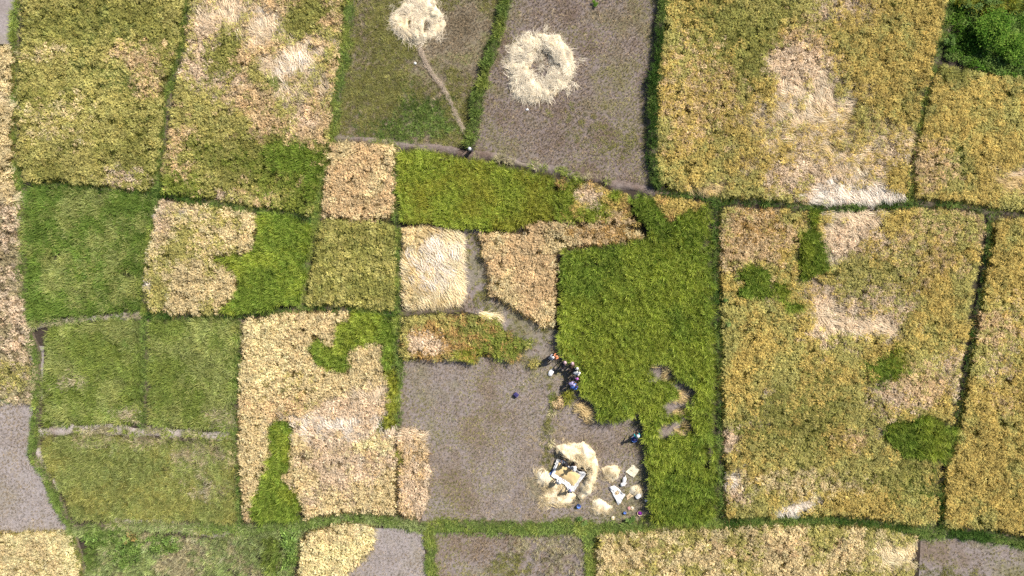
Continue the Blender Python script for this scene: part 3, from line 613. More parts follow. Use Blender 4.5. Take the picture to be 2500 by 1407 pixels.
field('rice_field', 'golden rice plot with a broad flattened area at the upper right', 'rice crop',
      [(1640, -160), (2320, -160), (2310, 45), (2288, 110), (2277, 180), (2256, 240), (2241, 310), (2232, 370), (2222, 420), (2215, 486), (2130, 497), (2010, 501), (1900, 490), (1740, 478), (1640, 464), (1606, 447), (1605, 330), (1606, 200), (1617, 110), (1626, 0)], 'gold', second='olivey', sec_amt=0.42, sec_scale=3.0, seed=26, flow=-30,
      patches=[(1790, 60, 110, 70, 0, 'olive', .75), (1830, 130, 80, 50, -20, 'olive', .7), (1700, 240, 90, 120, 0, 'tan', .35), (1960, 120, 50, 60, 0, 'tan', .6), (1970, 180, 75, 60, 0, 'pink', .8), (1985, 230, 80, 60, -35, 'lpink', .75), (1905, 310, 65, 55, 0, 'lpink', .6), (2020, 285, 90, 40, -30, 'lpink', .8), (2050, 400, 190, 100, 0, 'lgold', .7), (2060, 400, 170, 85, 0, 'lpink', .40), (2050, 400, 180, 95, 0, 'gold', .18), (2130, 370, 70, 30, -20, 'lpink', .45), (2110, 440, 70, 40, 0, 'lpink', .4), (2000, 440, 60, 40, 0, 'pink', .5), (2180, 390, 50, 40, 0, 'pink', .4), (1930, 430, 60, 60, 0, 'pink', .6), (2100, 478, 115, 26, 0, 'lwhite', 1.0), (2120, 45, 30, 25, 0, 'lpink', .6), (2060, 20, 70, 25, 0, 'pink', .5), (1700, 468, 90, 14, -8, 'lgold', .7), (2200, 430, 25, 40, 0, 'gold', .9), (1890, 20, 30, 40, 0, 'olive', .5), (2150, 150, 90, 90, 0, 'gold', .6)])
field('rice_field', 'golden rice plot below the bushes at the right edge', 'rice crop',
      [(2296, 150), (2350, 165), (2450, 185), (2660, 192), (2660, 535), (2500, 515), (2424, 508), (2340, 490), (2234, 486), (2241, 400), (2252, 320), (2270, 240), (2284, 200)], 'gold', second='olivey', sec_amt=0.35, seed=27, flow=-20, hmul=0.85, patches=[(2350, 170, 60, 22, 0, 'olive', .7), (2480, 440, 60, 30, 0, 'lgold', .7), (2500, 420, 30, 12, 0, 'lpink', .6), (2280, 410, 50, 60, 0, 'tan', .6), (2330, 380, 40, 40, 0, 'dolive', .15)])
field('rice_field', 'pale yellow rice plot in the lower left corner', 'rice crop',
      [(-160, 1302), (60, 1297), (160, 1300), (178, 1335), (192, 1407), (198, 1567), (-160, 1567)], 'pale', second='straw', sec_amt=0.45, seed=28)
field('rice_field', 'pale straw rice plot at the bottom edge beside the small cut plot', 'rice crop',
      [(747, 1300), (791, 1290), (835, 1281), (908, 1286), (914, 1306), (911, 1335), (896, 1367), (873, 1373), (864, 1395), (845, 1400), (830, 1567), (715, 1567), (726, 1407), (733, 1347)], 'straw', second='pale', sec_amt=0.5, seed=29, patches=[(890, 1300, 25, 22, 0, 'lcream', .5)])
field('rice_field', 'wide yellowish straw plot at the bottom right edge', 'rice crop',
      [(1456, 1308), (1600, 1297), (1760, 1292), (1900, 1284), (2050, 1282), (2180, 1298), (2244, 1314), (2238, 1407), (2225, 1567), (1462, 1567)], 'straw', second='olivey', sec_amt=0.38, sec_scale=2.0, seed=30, flow=-35, patches=[(2190, 1370, 60, 40, 0, 'lcream', .75), (1550, 1350, 90, 40, 0, 'lgold', .35), (1900, 1340, 120, 30, 0, 'tan', .4)])
P1 = [(856, 760), (897, 762), (951, 772), (960, 808), (964, 899), (956, 915), (933, 908), (935, 863), (944, 842), (901, 840), (858, 849), (849, 874), (849, 906), (812, 906), (772, 886), (753, 845), (778, 824), (801, 845), (819, 847), (828, 790), (851, 785)]
P2 = [(681, 1023), (705, 1023), (713, 1049), (705, 1133), (687, 1173), (716, 1197), (733, 1231), (739, 1260), (690, 1278), (618, 1280), (615, 1240), (638, 1162), (658, 1139), (658, 1087), (655, 1040)]
P3 = [(942, 915), (966, 905), (969, 1042), (940, 1052), (912, 1048), (925, 1030), (945, 1010), (950, 960)]
field('rice_field', 'pale straw plot holding two green patches and a white flattened streak', 'rice crop',
      [(594, 778), (700, 764), (856, 762), (962, 780), (965, 900), (966, 1045), (964, 1258), (860, 1250), (740, 1265), (595, 1280), (586, 1180), (580, 1080), (582, 900)], 'straw', second='tan', sec_amt=0.30, sec_scale=4.0, seed=31, holes=[P1, P2, P3], flow=-50,
      patches=[(820, 1042, 120, 34, -3, 'lwhite', 1.0), (880, 1065, 80, 24, -12, 'lwhite', .95), (865, 975, 75, 28, -10, 'lpink', .9), (850, 1000, 90, 20, 0, 'pink', .8), (840, 1130, 110, 90, 0, 'pink', .75), (900, 1090, 40, 20, 0, 'pale', .5), (640, 850, 80, 120, 0, 'pale', .3), (720, 940, 60, 60, 0, 'olivey', .18)])
field('rice_field', 'zigzag green patch at the top of the pale straw plot', 'green rice patch', P1, 'green', second='lime', sec_amt=0.45, seed=32, edge=0.3, hmul=1.05)
field('rice_field', 'boot shaped green patch at the bottom of the pale straw plot', 'green rice patch', P2, 'lime', second='green', sec_amt=0.45, seed=33, edge=0.3, hmul=1.05)
field('rice_field', 'yellow green fringe along the cut plot left of its stubble', 'green rice patch', P3, 'ygreen', second='bundy', sec_amt=0.3, seed=34, inset=0.05)
field('rice_field', 'pinkish rice strip standing into the cut plot', 'rice crop',
      [(972, 1050), (1010, 1048), (1045, 1055), (1048, 1150), (1046, 1230), (1026, 1266), (985, 1264), (970, 1255)], 'pink', second='tan', sec_amt=0.55, seed=35, patches=[(966, 1160, 10, 120, 0, 'ygreen', .5), (1010, 1080, 45, 25, 0, 'lpink', .4)])
field('rice_field', 'ragged olive rice remnant between the lane and the cut plot', 'rice crop',
      [(980, 777), (1060, 770), (1140, 767), (1180, 772), (1222, 780), (1230, 802), (1262, 822), (1305, 832), (1296, 850), (1272, 860), (1265, 886), (1240, 888), (1215, 878), (1180, 870), (1160, 892), (1110, 880), (975, 880), (975, 830)], 'olivey', second='rust', sec_amt=0.45, seed=36, patches=[(1040, 845, 55, 30, 0, 'pink', .8), (1150, 870, 30, 20, 0, 'ygreen', .6), (1230, 830, 80, 50, 0, 'ogreen', .7), (1150, 800, 60, 40, 0, 'olive', .5)])
field('rice_field', 'small tuft of uncut rice beside the lane end', 'rice crop', [(1290, 885), (1315, 880), (1322, 892), (1300, 900)], 'olivey', seed=37, inset=0, gaps=0, hmul=0.8, edge=0.1, spacing=0.24)
field('rice_field', 'narrow uncut clump of rice just below the harvesters', 'rice crop', [(1376, 958), (1394, 955), (1397, 968), (1392, 990), (1384, 992)], 'ygreen', seed=38, inset=0, gaps=0, edge=0.06, spacing=0.22)
field('rice_field', 'low uncut clump of rice on the ridge in the cut plot', 'rice crop', [(1350, 985), (1372, 975), (1382, 985), (1360, 1000)], 'tan', second='ygreen', sec_amt=0.5, seed=39, inset=0, gaps=0, edge=0.06, spacing=0.22, hmul=0.8)
field('rice_field', 'brown cut stalks lying in the shade of the green plot', 'flattened crop', [(1410, 985), (1436, 990), (1452, 1010), (1450, 1030), (1425, 1030), (1408, 1005)], 'lgold', seed=40, inset=0, gaps=0, edge=0.1, spacing=0.3, zc=0.2, keep=0.6)
field('rice_field', 'pale cut sheaves at the tip of the ragged olive remnant', 'flattened crop', [(1178, 768), (1222, 772), (1230, 784), (1185, 782)], 'lcream', seed=41, inset=0, gaps=0, edge=0.06, spacing=0.24, zc=0.3)

field('rice_field', 'scattered green and straw coloured tufts left standing in the notch of the big green plot', 'rice crop',
      [(1588, 885), (1629, 889), (1658, 927), (1692, 951), (1692, 981), (1690, 1005), (1694, 1060), (1603, 1072), (1628, 1012), (1650, 972), (1614, 930)], 'ygreen', second='lgold', sec_amt=0.5, sec_scale=1.2, seed=44, zc=0.4, keep=0.44, hmul=0.7, inset=0, gaps=0.2, edge=0.2)
# rough weeds
field('weed_vegetation', 'tangled pale green weeds at the bottom left', 'weeds',
      [(206, 1302), (270, 1296), (330, 1302), (420, 1312), (500, 1318), (590, 1304), (735, 1292), (728, 1350), (715, 1407), (705, 1567), (210, 1567)], 'weedb', second='weedp', sec_amt=0.36, sec_scale=2.2, seed=42, zc=0.3, spacing=0.22, flow=60, hvar=0.5, jit=0.28, gaps=0.22, inset=0, hmul=1.2,
      patches=[(215, 1340, 25, 60, 0, 'bund', .9), (240, 1320, 40, 20, 0, 'weed', .7), (320, 1340, 30, 40, 0, 'weed', .6), (430, 1350, 20, 60, 0, 'weedp', .7), (640, 1340, 60, 40, 0, 'weedb', .9), (670, 1360, 20, 40, 0, 'dolive', .7), (710, 1350, 20, 60, 0, 'weed', .8), (330, 1300, 15, 15, 0, 'rust', .6), (400, 1320, 40, 20, 0, 'weed', .5), (560, 1390, 60, 40, 0, 'weedb', .6)])
field('weed_vegetation', 'dark rank weeds around the bushes in the upper right corner', 'weeds',
      [(2335, -160), (2660, -160), (2660, 205), (2450, 190), (2370, 165), (2310, 140), (2300, 105), (2315, 50)], 'shrub', second='weed', sec_amt=0.35, sec_scale=2.0, seed=43, zc=0.4, spacing=0.3, hvar=0.3, keep=0.85, patches=[(2420, 10, 80, 20, 0, 'ygreen', .5), (2335, 80, 15, 30, 0, 'weedp', .5)])

# ------------------------------------------------------------------ straw heaps
def heap(name, label, outline, H, soft, holes=(), res=0.10, cat='straw heap', wisps=8.0, fringe=0.15, ctr=None, ca=(.50, .38, .19), cb=(.86, .74, .50), seed=0, group=None, swirl=0.0, thin=0.0, ang=0.5, lump=0.35, rough=0.4):
    """a heap with its own relief: soft = width in metres over which the edge rises (one number, or one per outline edge)"""
    P = WA(outline); n = len(P)
    sf = [soft] * n if not isinstance(soft, (list, tuple)) else list(soft)
    HO = [(WA(h), s) for h, s in holes]
    x0, y0 = P.min(0) - 0.3; x1, y1 = P.max(0) + 0.3
    xs = np.arange(x0, x1 + res, res); ys = np.arange(y0, y1 + res, res)
    gx, gy = np.meshgrid(xs, ys)
    def hgt(x, y):
        ex = x + (fbm(x, y, 0.8, 300 + seed) - 0.5) * rough; ey = y + (fbm(x, y, 0.8, 310 + seed) - 0.5) * rough
        ins = inside(ex, ey, P); h = np.ones(len(x))
        for i in range(n):
            d = seg_dist(ex, ey, P[i], P[(i + 1) % n]); t = np.clip(d / sf[i], 0, 1); h = np.minimum(h, np.sin(t * math.pi / 2) ** 0.9)
        for Q, s in HO:
            ins &= ~inside(ex, ey, Q)
            for i in range(len(Q)):
                d = seg_dist(ex, ey, Q[i], Q[(i + 1) % len(Q)]); h = np.minimum(h, np.sin(np.clip(d / s, 0, 1) * math.pi / 2) ** 0.9)
        z = H * h * (1 - lump + 2 * lump * fbm(x, y, 1.1, 320 + seed)) * (0.6 + 0.8 * vnoise(x, y, 0.42, 330 + seed))
        return np.where(ins, z + 0.015, -0.04), ins
    fx, fy = gx.ravel(), gy.ravel()
    z, ins = hgt(fx, fy)
    nx = gx.shape[1]; ny = gx.shape[0]
    F = []
    I = ins.reshape(ny, nx)
    use = set()
    for j in range(ny - 1):
        for i in range(nx - 1):
            if I[j, i] or I[j + 1, i] or I[j, i + 1] or I[j + 1, i + 1]:
                a = j * nx + i; F.append((a, a + 1, a + nx + 1, a + nx)); use.update(F[-1])
    mp = {k: i for i, k in enumerate(sorted(use))}
    V = [(fx[k], fy[k], z[k]) for k in sorted(use)]
    F = [tuple(mp[k] for k in f) for f in F]
    o = link(name, mesh_from(name, V, F, M_STRAWBODY, True))
    tag(o, label, cat, group)
    # loose straw on and around the heap
    A = abs(0.5 * np.sum(P[:, 0] * np.roll(P[:, 1], -1) - P[:, 1] * np.roll(P[:, 0], -1)))
    N = int(A * wisps * 2.2)
    x = R.uniform(x0 - 0.7, x1 + 0.7, N); y = R.uniform(y0 - 0.7, y1 + 0.7, N)
    z, ins = hgt(x, y)
    dmin = np.min([seg_dist(x, y, P[i], P[(i + 1) % n]) for i in range(n)], 0)
    ok = ins | (R.rand(N) < 0.5 * np.exp(-dmin / fringe))
    if thin: ok &= R.rand(N) > thin
    for Q, q_ in HO:
        for i in range(len(Q)): ok &= (seg_dist(x, y, Q[i], Q[(i + 1) % len(Q)]) > 0.22) | (R.rand(N) < 0.5)
        ok |= inside(x, y, Q) & (R.rand(N) < 0.22)
    x, y, z = x[ok], y[ok], np.maximum(z[ok], 0.02); N = len(x)
    c = P.mean(0) if ctr is None else np.array(W(*ctr))
    hd = np.arctan2(y - c[1], x - c[0]) + math.radians(swirl) + R.randn(N) * ang
    br = np.exp(R.randn(N) * 0.14)[:, None]
    o2, cc = OFF['straw']
    s = R.uniform(0.6, 1.15, N)
    w = scatter_obj('loose_straw', np.stack([x, y, z], 1), np.stack([R.randn(N) * 0.08, R.randn(N) * 0.09, hd], 1), np.stack([s, s, s], 1), o2 + R.randint(0, cc, N), np.tile(ca, (N, 1)) * br, np.tile(cb, (N, 1)) * br, o)
    w['kind'] = 'stuff'
    return o

WHI_A, WHI_B = (.68, .58, .42), (.90, .81, .64)
heap('straw_heap', 'large cream ring of threshed straw around a bare middle', [(1244, 118), (1268, 92), (1300, 84), (1322, 76), (1345, 82), (1368, 84), (1384, 108), (1398, 135), (1404, 165), (1394, 198), (1378, 222), (1350, 238), (1318, 252), (1285, 250), (1250, 240), (1248, 215), (1250, 190), (1238, 160), (1245, 140)],
     0.42, 0.8, holes=[([(1309, 130), (1325, 126), (1340, 140), (1350, 160), (1342, 180), (1330, 196), (1312, 200), (1295, 185), (1292, 166), (1306, 152)], 1.1)], wisps=10, ctr=(1318, 162), ca=WHI_A, cb=WHI_B, seed=1, lump=0.6, ang=0.75, fringe=0.18, rough=0.7)
heap('straw_heap', 'fan of pale straw at the top edge with a trail leading away', [(945, 55), (965, 30), (975, 10), (1000, -15), (1040, -15), (1065, 10), (1085, 35), (1088, 65), (1075, 92), (1050, 100), (1025, 108), (1000, 110), (980, 95), (955, 80)],
     0.40, 1.0, holes=[([(1032, 60), (1046, 55), (1050, 72), (1036, 80)], 0.3), ([(997, 52), (1003, 56), (1002, 68), (996, 64)], 0.3)], wisps=10, ctr=(1022, 40), ca=WHI_A, cb=(.84, .73, .56), seed=2, thin=0.25, ang=1.0, fringe=0.2, rough=1.0, lump=0.6)
heap('straw_heap', 'crescent straw heap with a steep shaded wall above the threshing mat', [(1354, 1090), (1380, 1080), (1427, 1080), (1450, 1099), (1461, 1125), (1461, 1146), (1453, 1174), (1443, 1205), (1418, 1222), (1412, 1208), (1422, 1180), (1430, 1160), (1432, 1146), (1400, 1126), (1368, 1108)],
     0.85, [0.7, 1.0, 1.0, 1.0, 1.0, 0.9, 0.8, 0.8, 0.5, 0.7, 0.8, 0.5, 0.16, 0.16, 0.3], wisps=10, ctr=(1395, 1145), ca=(.56, .43, .22), cb=(.90, .77, .52), seed=3, ang=0.9, lump=0.2)
heap('straw_heap', 'low spread of loose straw left of the threshing mat', [(1307, 1150), (1322, 1141), (1340, 1150), (1352, 1165), (1372, 1182), (1395, 1200), (1405, 1210), (1398, 1228), (1370, 1236), (1345, 1230), (1325, 1238), (1316, 1222), (1330, 1200), (1312, 1178)],
     0.25, 0.6, wisps=8, ca=(.50, .37, .18), cb=(.86, .72, .46), seed=4, ang=1.5, group='straw by the threshing mat')
heap('straw_heap', 'small straw heap right of the crescent heap', [(1468, 1145), (1482, 1137), (1505, 1138), (1514, 1150), (1506, 1168), (1494, 1178), (1478, 1168)], 0.30, 0.6, wisps=9, ca=(.50, .38, .2), cb=(.86, .73, .48), seed=5, ang=1.5)
heap('straw_heap', 'small straw heap lowest of those by the threshing mat', [(1444, 1222), (1462, 1217), (1482, 1225), (1496, 1238), (1484, 1252), (1460, 1258), (1445, 1246)], 0.30, 0.6, wisps=9, ca=(.50, .38, .2), cb=(.86, .73, .48), seed=6, ang=1.5)
heap('straw_heap', 'small straw heap touching the shade of the green plot', [(1536, 1190), (1552, 1184), (1566, 1192), (1566, 1206), (1550, 1212), (1536, 1204)], 0.30, 0.5, wisps=9, ca=(.50, .38, .2), cb=(.86, .73, .48), seed=7, ang=1.5)

# trail of dropped straw from the fan of straw to the bund corner
tr = WA([(1020, 100), (1028, 130), (1045, 165), (1062, 192), (1080, 210), (1095, 240), (1108, 272), (1122, 300), (1138, 330)])
seg = np.hypot(*(tr[1:] - tr[:-1]).T); cum = np.concatenate([[0], np.cumsum(seg)])
N = 620; t = R.rand(N) ** 1.15 * cum[-1]
tx = np.interp(t, cum, tr[:, 0]); ty = np.interp(t, cum, tr[:, 1])
i = np.clip(np.searchsorted(cum, t) - 1, 0, len(seg) - 1)
hd = np.arctan2(tr[i + 1, 1] - tr[i, 1], tr[i + 1, 0] - tr[i, 0])
off = R.randn(N) * 0.08
o2, cc = OFF['straw']; br = np.exp(R.randn(N) * 0.15)[:, None]; s = R.uniform(0.3, 0.55, N)
trail = scatter_obj('straw_litter', np.stack([tx - np.sin(hd) * off, ty + np.cos(hd) * off, np.full(N, 0.03) + R.rand(N) * 0.08], 1), np.stack([R.randn(N) * 0.1, R.randn(N) * 0.1, hd + R.randn(N) * 0.35], 1), np.stack([s, s * 0.7, s], 1), o2 + R.randint(0, cc, N), np.tile((.42, .33, .24), (N, 1)) * br, np.tile((.70, .58, .44), (N, 1)) * br)
tag(trail, 'thin trail of dropped straw running from the fan of straw to the bund corner', 'straw', None, 'stuff')

def litter(label, poly, N, cols, seed):
    P = WA(poly); x0, y0 = P.min(0); x1, y1 = P.max(0)
    x = R.uniform(x0, x1, N * 4); y = R.uniform(y0, y1, N * 4)
    ok = inside(x, y, P) & (fbm(x, y, 2.5, 350 + seed) > 0.47); x, y = x[ok][:N], y[ok][:N]; n_ = len(x)
    s_ = R.uniform(0.25, 0.7, n_); b_ = np.exp(R.randn(n_) * 0.2)[:, None]; o_, c_ = OFF['straw']
    g_ = scatter_obj('straw_litter', np.stack([x, y, np.full(n_, 0.06)], 1), np.stack([R.randn(n_) * 0.08, R.randn(n_) * 0.08, R.rand(n_) * 6.283], 1), np.stack([s_, s_ * 0.5, s_ * 0.6], 1), o_ + R.randint(0, c_, n_), np.tile(cols[0], (n_, 1)) * b_, np.tile(cols[1], (n_, 1)) * b_)
    tag(g_, label, 'straw', None, 'stuff')
litter('stray wisps of straw scattered over the threshing plot', [(1290, 1040), (1580, 1040), (1585, 1275), (1260, 1275)], 260, ((.34, .26, .15), (.62, .50, .33)), 1)
litter('stray wisps of straw scattered around the straw ring', [(1175, 20), (1480, 20), (1500, 330), (1160, 340)], 170, ((.34, .26, .15), (.60, .49, .33)), 2)
litter('stray wisps of straw scattered below the fan of straw', [(880, 20), (1180, 20), (1140, 330), (850, 320)], 170, ((.34, .26, .15), (.58, .47, .31)), 3)

# ------------------------------------------------------------------ sheets, sacks, baskets, buckets
C = dict(white=cloth_material('white_plastic', (.74, .73, .71), 0.6, 0.2, 5.0), offwhite=cloth_material('offwhite_sacking', (.72, .70, .64)), cream=cloth_material('cream_sacking', (.70, .62, .46)),
         blue=cloth_material('blue_plastic', (.10, .22, .62), 0.45), navy=cloth_material('navy_cloth', (.055, .045, .16)), black=cloth_material('black_cloth', (.012, .012, .016)), grain=cloth_material('rice_grain', (.58, .43, .21), 0.9, 0.35, 30.0),
         cane=cloth_material('woven_cane', (.66, .52, .33), 0.7, 0.2, 40.0), purple=cloth_material('purple_cloth', (.24, .03, .30)), magenta=cloth_material('magenta_cloth', (.45, .14, .42)), lavender=cloth_material('lavender_cloth', (.46, .40, .66)), orange=cloth_material('orange_cloth', (.66, .24, .11)),
         pink=cloth_material('pink_cloth', (.62, .40, .42)), teal=cloth_material('teal_cloth', (.02, .30, .32)), grey=cloth_material('grey_cloth', (.28, .28, .32)), dark=cloth_material('dark_cloth', (.03, .028, .035)), brown=cloth_material('brown_cloth', (.10, .06, .04)),
         skin=cloth_material('skin', (.24, .13, .08), 0.6, 0.05), hair=cloth_material('black_hair', (.012, .010, .009), 0.5), rose=cloth_material('rose_cloth', (.48, .24, .22)), tan=cloth_material('tan_cloth', (.60, .44, .26)), steel=cloth_material('grey_metal', (.4, .4, .42), 0.35))

def tarp(name, label, quad, mat, cat, wr=0.05, rim=0.0, n=14, z=0.03, group=None, seed=0, parent=None):
    """a sheet of real cloth lying on the ground: corners from the survey, wrinkled, its rim turned up by `rim`"""
    Q = WA(quad); V, F = [], []
    for j in range(n + 1):
        for i in range(n + 1):
            u, v = i / n, j / n
            p = (Q[0] * (1 - u) + Q[1] * u) * (1 - v) + (Q[3] * (1 - u) + Q[2] * u) * v
            e = min(u, 1 - u, v, 1 - v)
            zz = z + wr * (vnoise(p[0], p[1], 0.28, 400 + seed) ** 2 * 1.6 + 0.6 * vnoise(p[0] * 1.2, p[1] * 0.4, 0.16, 410 + seed)) + rim * max(0, 1 - e / 0.09)
            sh = (vnoise(p[0], p[1], 0.5, 420 + seed) - 0.5) * 0.42 if e < 0.02 else (vnoise(p[0], p[1], 0.4, 425 + seed) - 0.5) * 0.1
            V.append((p[0] + sh, p[1] + sh * 0.6, zz))
    for j in range(n):
        for i in range(n):
            a = j * (n + 1) + i; F.append((a, a + 1, a + n + 2, a + n + 1))
    o = link(name, mesh_from(name, V, F, mat, True), parent)
    md = o.modifiers.new('thickness', 'SOLIDIFY'); md.thickness = 0.008
    if label: tag(o, label, cat, group)
    return o

mat_o = tarp('threshing_mat', 'white threshing mat with turned up edges under a spread of grain', [(1362, 1120), (1427, 1157), (1402, 1200), (1346, 1160)], C['white'], 'threshing mat', 0.05, 0.26, 22, seed=1)
# grain spread on the mat
gq = [(1364, 1127), (1385, 1139), (1402, 1149), (1418, 1160), (1410, 1176), (1400, 1188), (1380, 1172), (1352, 1158), (1356, 1140)]
gp = WA(gq)
x0, y0 = gp.min(0); x1, y1 = gp.max(0)
gx, gy = np.meshgrid(np.arange(x0, x1, 0.07), np.arange(y0, y1, 0.07)); fx, fy = gx.ravel(), gy.ravel()
ins = inside(fx, fy, gp); dm = np.min([seg_dist(fx, fy, gp[k], gp[(k + 1) % len(gp)]) for k in range(len(gp))], 0)
zz = np.where(ins, 0.10 + 0.14 * np.clip(dm / 0.35, 0, 1) * (0.6 + 0.8 * fbm(fx, fy, 0.5, 430)), 0.0)
nx = gx.shape[1]; I = ins.reshape(gx.shape); F = []
for j in range(gx.shape[0] - 1):
    for i in range(nx - 1):
        if I[j, i] and I[j + 1, i] and I[j, i + 1] and I[j + 1, i + 1]:
            a = j * nx + i; F.append((a, a + 1, a + nx + 1, a + nx))
use = sorted({k for f in F for k in f}); mp = {k: q for q, k in enumerate(use)}
g = link('grain_heap', mesh_from('grain_heap', [(fx[k], fy[k], zz[k]) for k in use], [tuple(mp[k] for k in f) for f in F], C['grain'], True))
tag(g, 'brownish gold grain spread over the white threshing mat', 'grain')
tarp('plastic_sheet', 'blue plastic sheet at the left corner of the threshing mat', [(1339, 1157), (1346, 1147), (1351, 1160), (1350, 1165)], C['blue'], 'sheet', 0.10, 0.1, 8, 0.08, seed=2)
tarp('plastic_sheet', 'white strip of sheet standing at the upper corner of the threshing mat', [(1354, 1130), (1363, 1117), (1367, 1119), (1358, 1134)], C['white'], 'sheet', 0.10, 0.2, 8, 0.08, seed=3)
tarp('ground_sheet', 'large crumpled white sheet lying beside the sacks', [(1485, 1189), (1494, 1187), (1528, 1208), (1509, 1233)], C['white'], 'sheet', 0.17, 0.0, 22, seed=4)
tarp('ground_sheet', 'square cream sheet spread beside the shade of the green plot', [(1526, 1152), (1546, 1132), (1560, 1146), (1546, 1167)], C['cream'], 'sheet', 0.06, 0.03, 12, seed=5)
tarp('ground_sheet', 'small tan sheet between the white sheet and the white sack', [(1528, 1212), (1536, 1204), (1543, 1212), (1531, 1222)], C['tan'], 'sheet', 0.08, 0.0, 8, seed=6)

def sack(label, x, y, L, Wd, H, rot, mat, cat='sack', name='grain_sack', group=None):
    """a filled sack: pillow body with pinched ends and a tied mouth"""
    V, F = [], []; nu, nv = 12, 12
    for j in range(nv + 1):
        v = -1 + 2 * j / nv
        w = (1 - abs(v) ** 3.5) ** 0.5
        for i in range(nu):
            a = 6.2832 * i / nu
            ca_, sa_ = math.cos(a), math.sin(a)
            px = v * L / 2; py = Wd / 2 * (0.45 + 0.55 * w) * math.copysign(abs(ca_) ** 0.7, ca_); pz = H / 2 * (w * 0.98 + 0.02) * math.copysign(abs(sa_) ** 0.7, sa_)
            k = (vnoise(np.array([px * 3 + x]), np.array([py * 3 + i * 0.2 + y]), 0.3, 440)[0] - 0.5) * 0.05
            V.append((px, py + k, pz + H / 2 + k))
    for j in range(nv):
        for i in range(nu):
            a = j * nu + i; b = j * nu + (i + 1) % nu
            F.append((a, b, b + nu, a + nu))
    F.append(tuple(range(nu))[::-1]); F.append(tuple(nv * nu + i for i in range(nu)))
    o = link(name, mesh_from(name, V, F, mat, True))
    wx, wy = W(x, y, H); o.location = (wx, wy, 0.03); o.rotation_euler = (0, 0, math.radians(rot))
    tag(o, label, cat, group)
    e = L / 2
    kn = lathe('tied_mouth', [(0.035, 0.0), (0.05, 0.05), (0.02, 0.07), (0.07, 0.16), (0.0, 0.15)], mat, o, 10); kn.location = (e * 0.96, 0, H * 0.5); kn.rotation_euler = (0, math.radians(90), 0)
    return o

def lathe(name, prof, mat, parent=None, n=20, smooth_=True):
    V, F = [], []
    for r, z in prof:
        for i in range(n):
            a = 6.2832 * i / n; V.append((r * math.cos(a), r * math.sin(a), z))
    for j in range(len(prof) - 1):
        for i in range(n):
            a = j * n + i; b = j * n + (i + 1) % n; F.append((a, b, b + n, a + n))
    return link(name, mesh_from(name, V, F, mat, smooth_), parent)

def tube(name, pts, r, mat, parent=None, n=6):
    pts = [np.array(p, float) for p in pts]; V, F = [], []
    for i, p in enumerate(pts):
        d = pts[min(i + 1, len(pts) - 1)] - pts[max(i - 1, 0)]; d = d / (np.linalg.norm(d) + 1e-9)
        u = np.cross(d, (0.13, 0.2, 1.0)); u /= np.linalg.norm(u) + 1e-9; v = np.cross(d, u)
        rr = r[i] if isinstance(r, (list, tuple)) else r
        for k in range(n):
            a = 6.2832 * k / n; V.append(p + (u * math.cos(a) + v * math.sin(a)) * rr)
    for i in range(len(pts) - 1):
        for k in range(n):
            a = i * n + k; b = i * n + (k + 1) % n; F.append((a, b, b + n, a + n))
    F.append(tuple(range(n))[::-1]); F.append(tuple((len(pts) - 1) * n + k for k in range(n)))
    return link(name, mesh_from(name, V, F, mat, True), parent)

sack('white sack lying on the cut ground near the harvesters', 1345, 911, 0.62, 0.46, 0.22, 60, C['white'])
sack('white sack standing upper of the two beside the crumpled sheet', 1525, 1173, 0.55, 0.38, 0.3, 75, C['white'])
sack('white sack lower of the two beside the crumpled sheet', 1521, 1184, 0.50, 0.36, 0.3, 20, C['white'])
sack('bulky white sack at the edge of the shade of the green plot', 1559, 1213, 0.62, 0.45, 0.3, 35, C['white'])

def basket(label, x, y, r, mat=None, rim=None, depth=0.09, cat='basket', name='winnowing_basket', fill=None, z=0.03):
    e = bpy.data.objects.new(name, None); COL.objects.link(e)
    wx, wy = W(x, y, z + depth); e.location = (wx, wy, z); e.rotation_euler = (0.12, 0.05, x)
    tag(e, label, cat)
    lathe('tray', [(0.001, 0.012), (r * 0.7, 0.014), (r * 0.9, depth * 0.5), (r, depth), (r * 0.97, depth), (r * 0.86, depth * 0.5), (r * 0.66, 0.03), (0.001, 0.028)], mat or C['cane'], e, 24)
    lathe('rim', [(r * 0.96, depth - 0.006), (r * 1.03, depth - 0.01), (r * 1.04, depth + 0.014), (r * 0.98, depth + 0.018), (r * 0.96, depth - 0.006)], rim or C['cane'], e, 24)
    if fill: lathe('contents', [(r * 0.80, depth * 0.6), (r * 0.5, depth * 1.1), (r * 0.2, depth * 1.6), (0.001, depth * 1.7)], fill, e, 18)
    return e

basket('round cane basket standing on the crumpled white sheet', 1507, 1204, 0.19, z=0.12, fill=C['tan'])
basket('round pale basket near the bund, left of the two lowest baskets', 1497, 1265, 0.19, fill=C['cream'])
basket('round pale basket above the purple bundle', 1544, 1241, 0.20, fill=C['cream'])
basket('cane basket holding a purple bundle', 1563, 1254, 0.26, fill=C['purple'], depth=0.16)

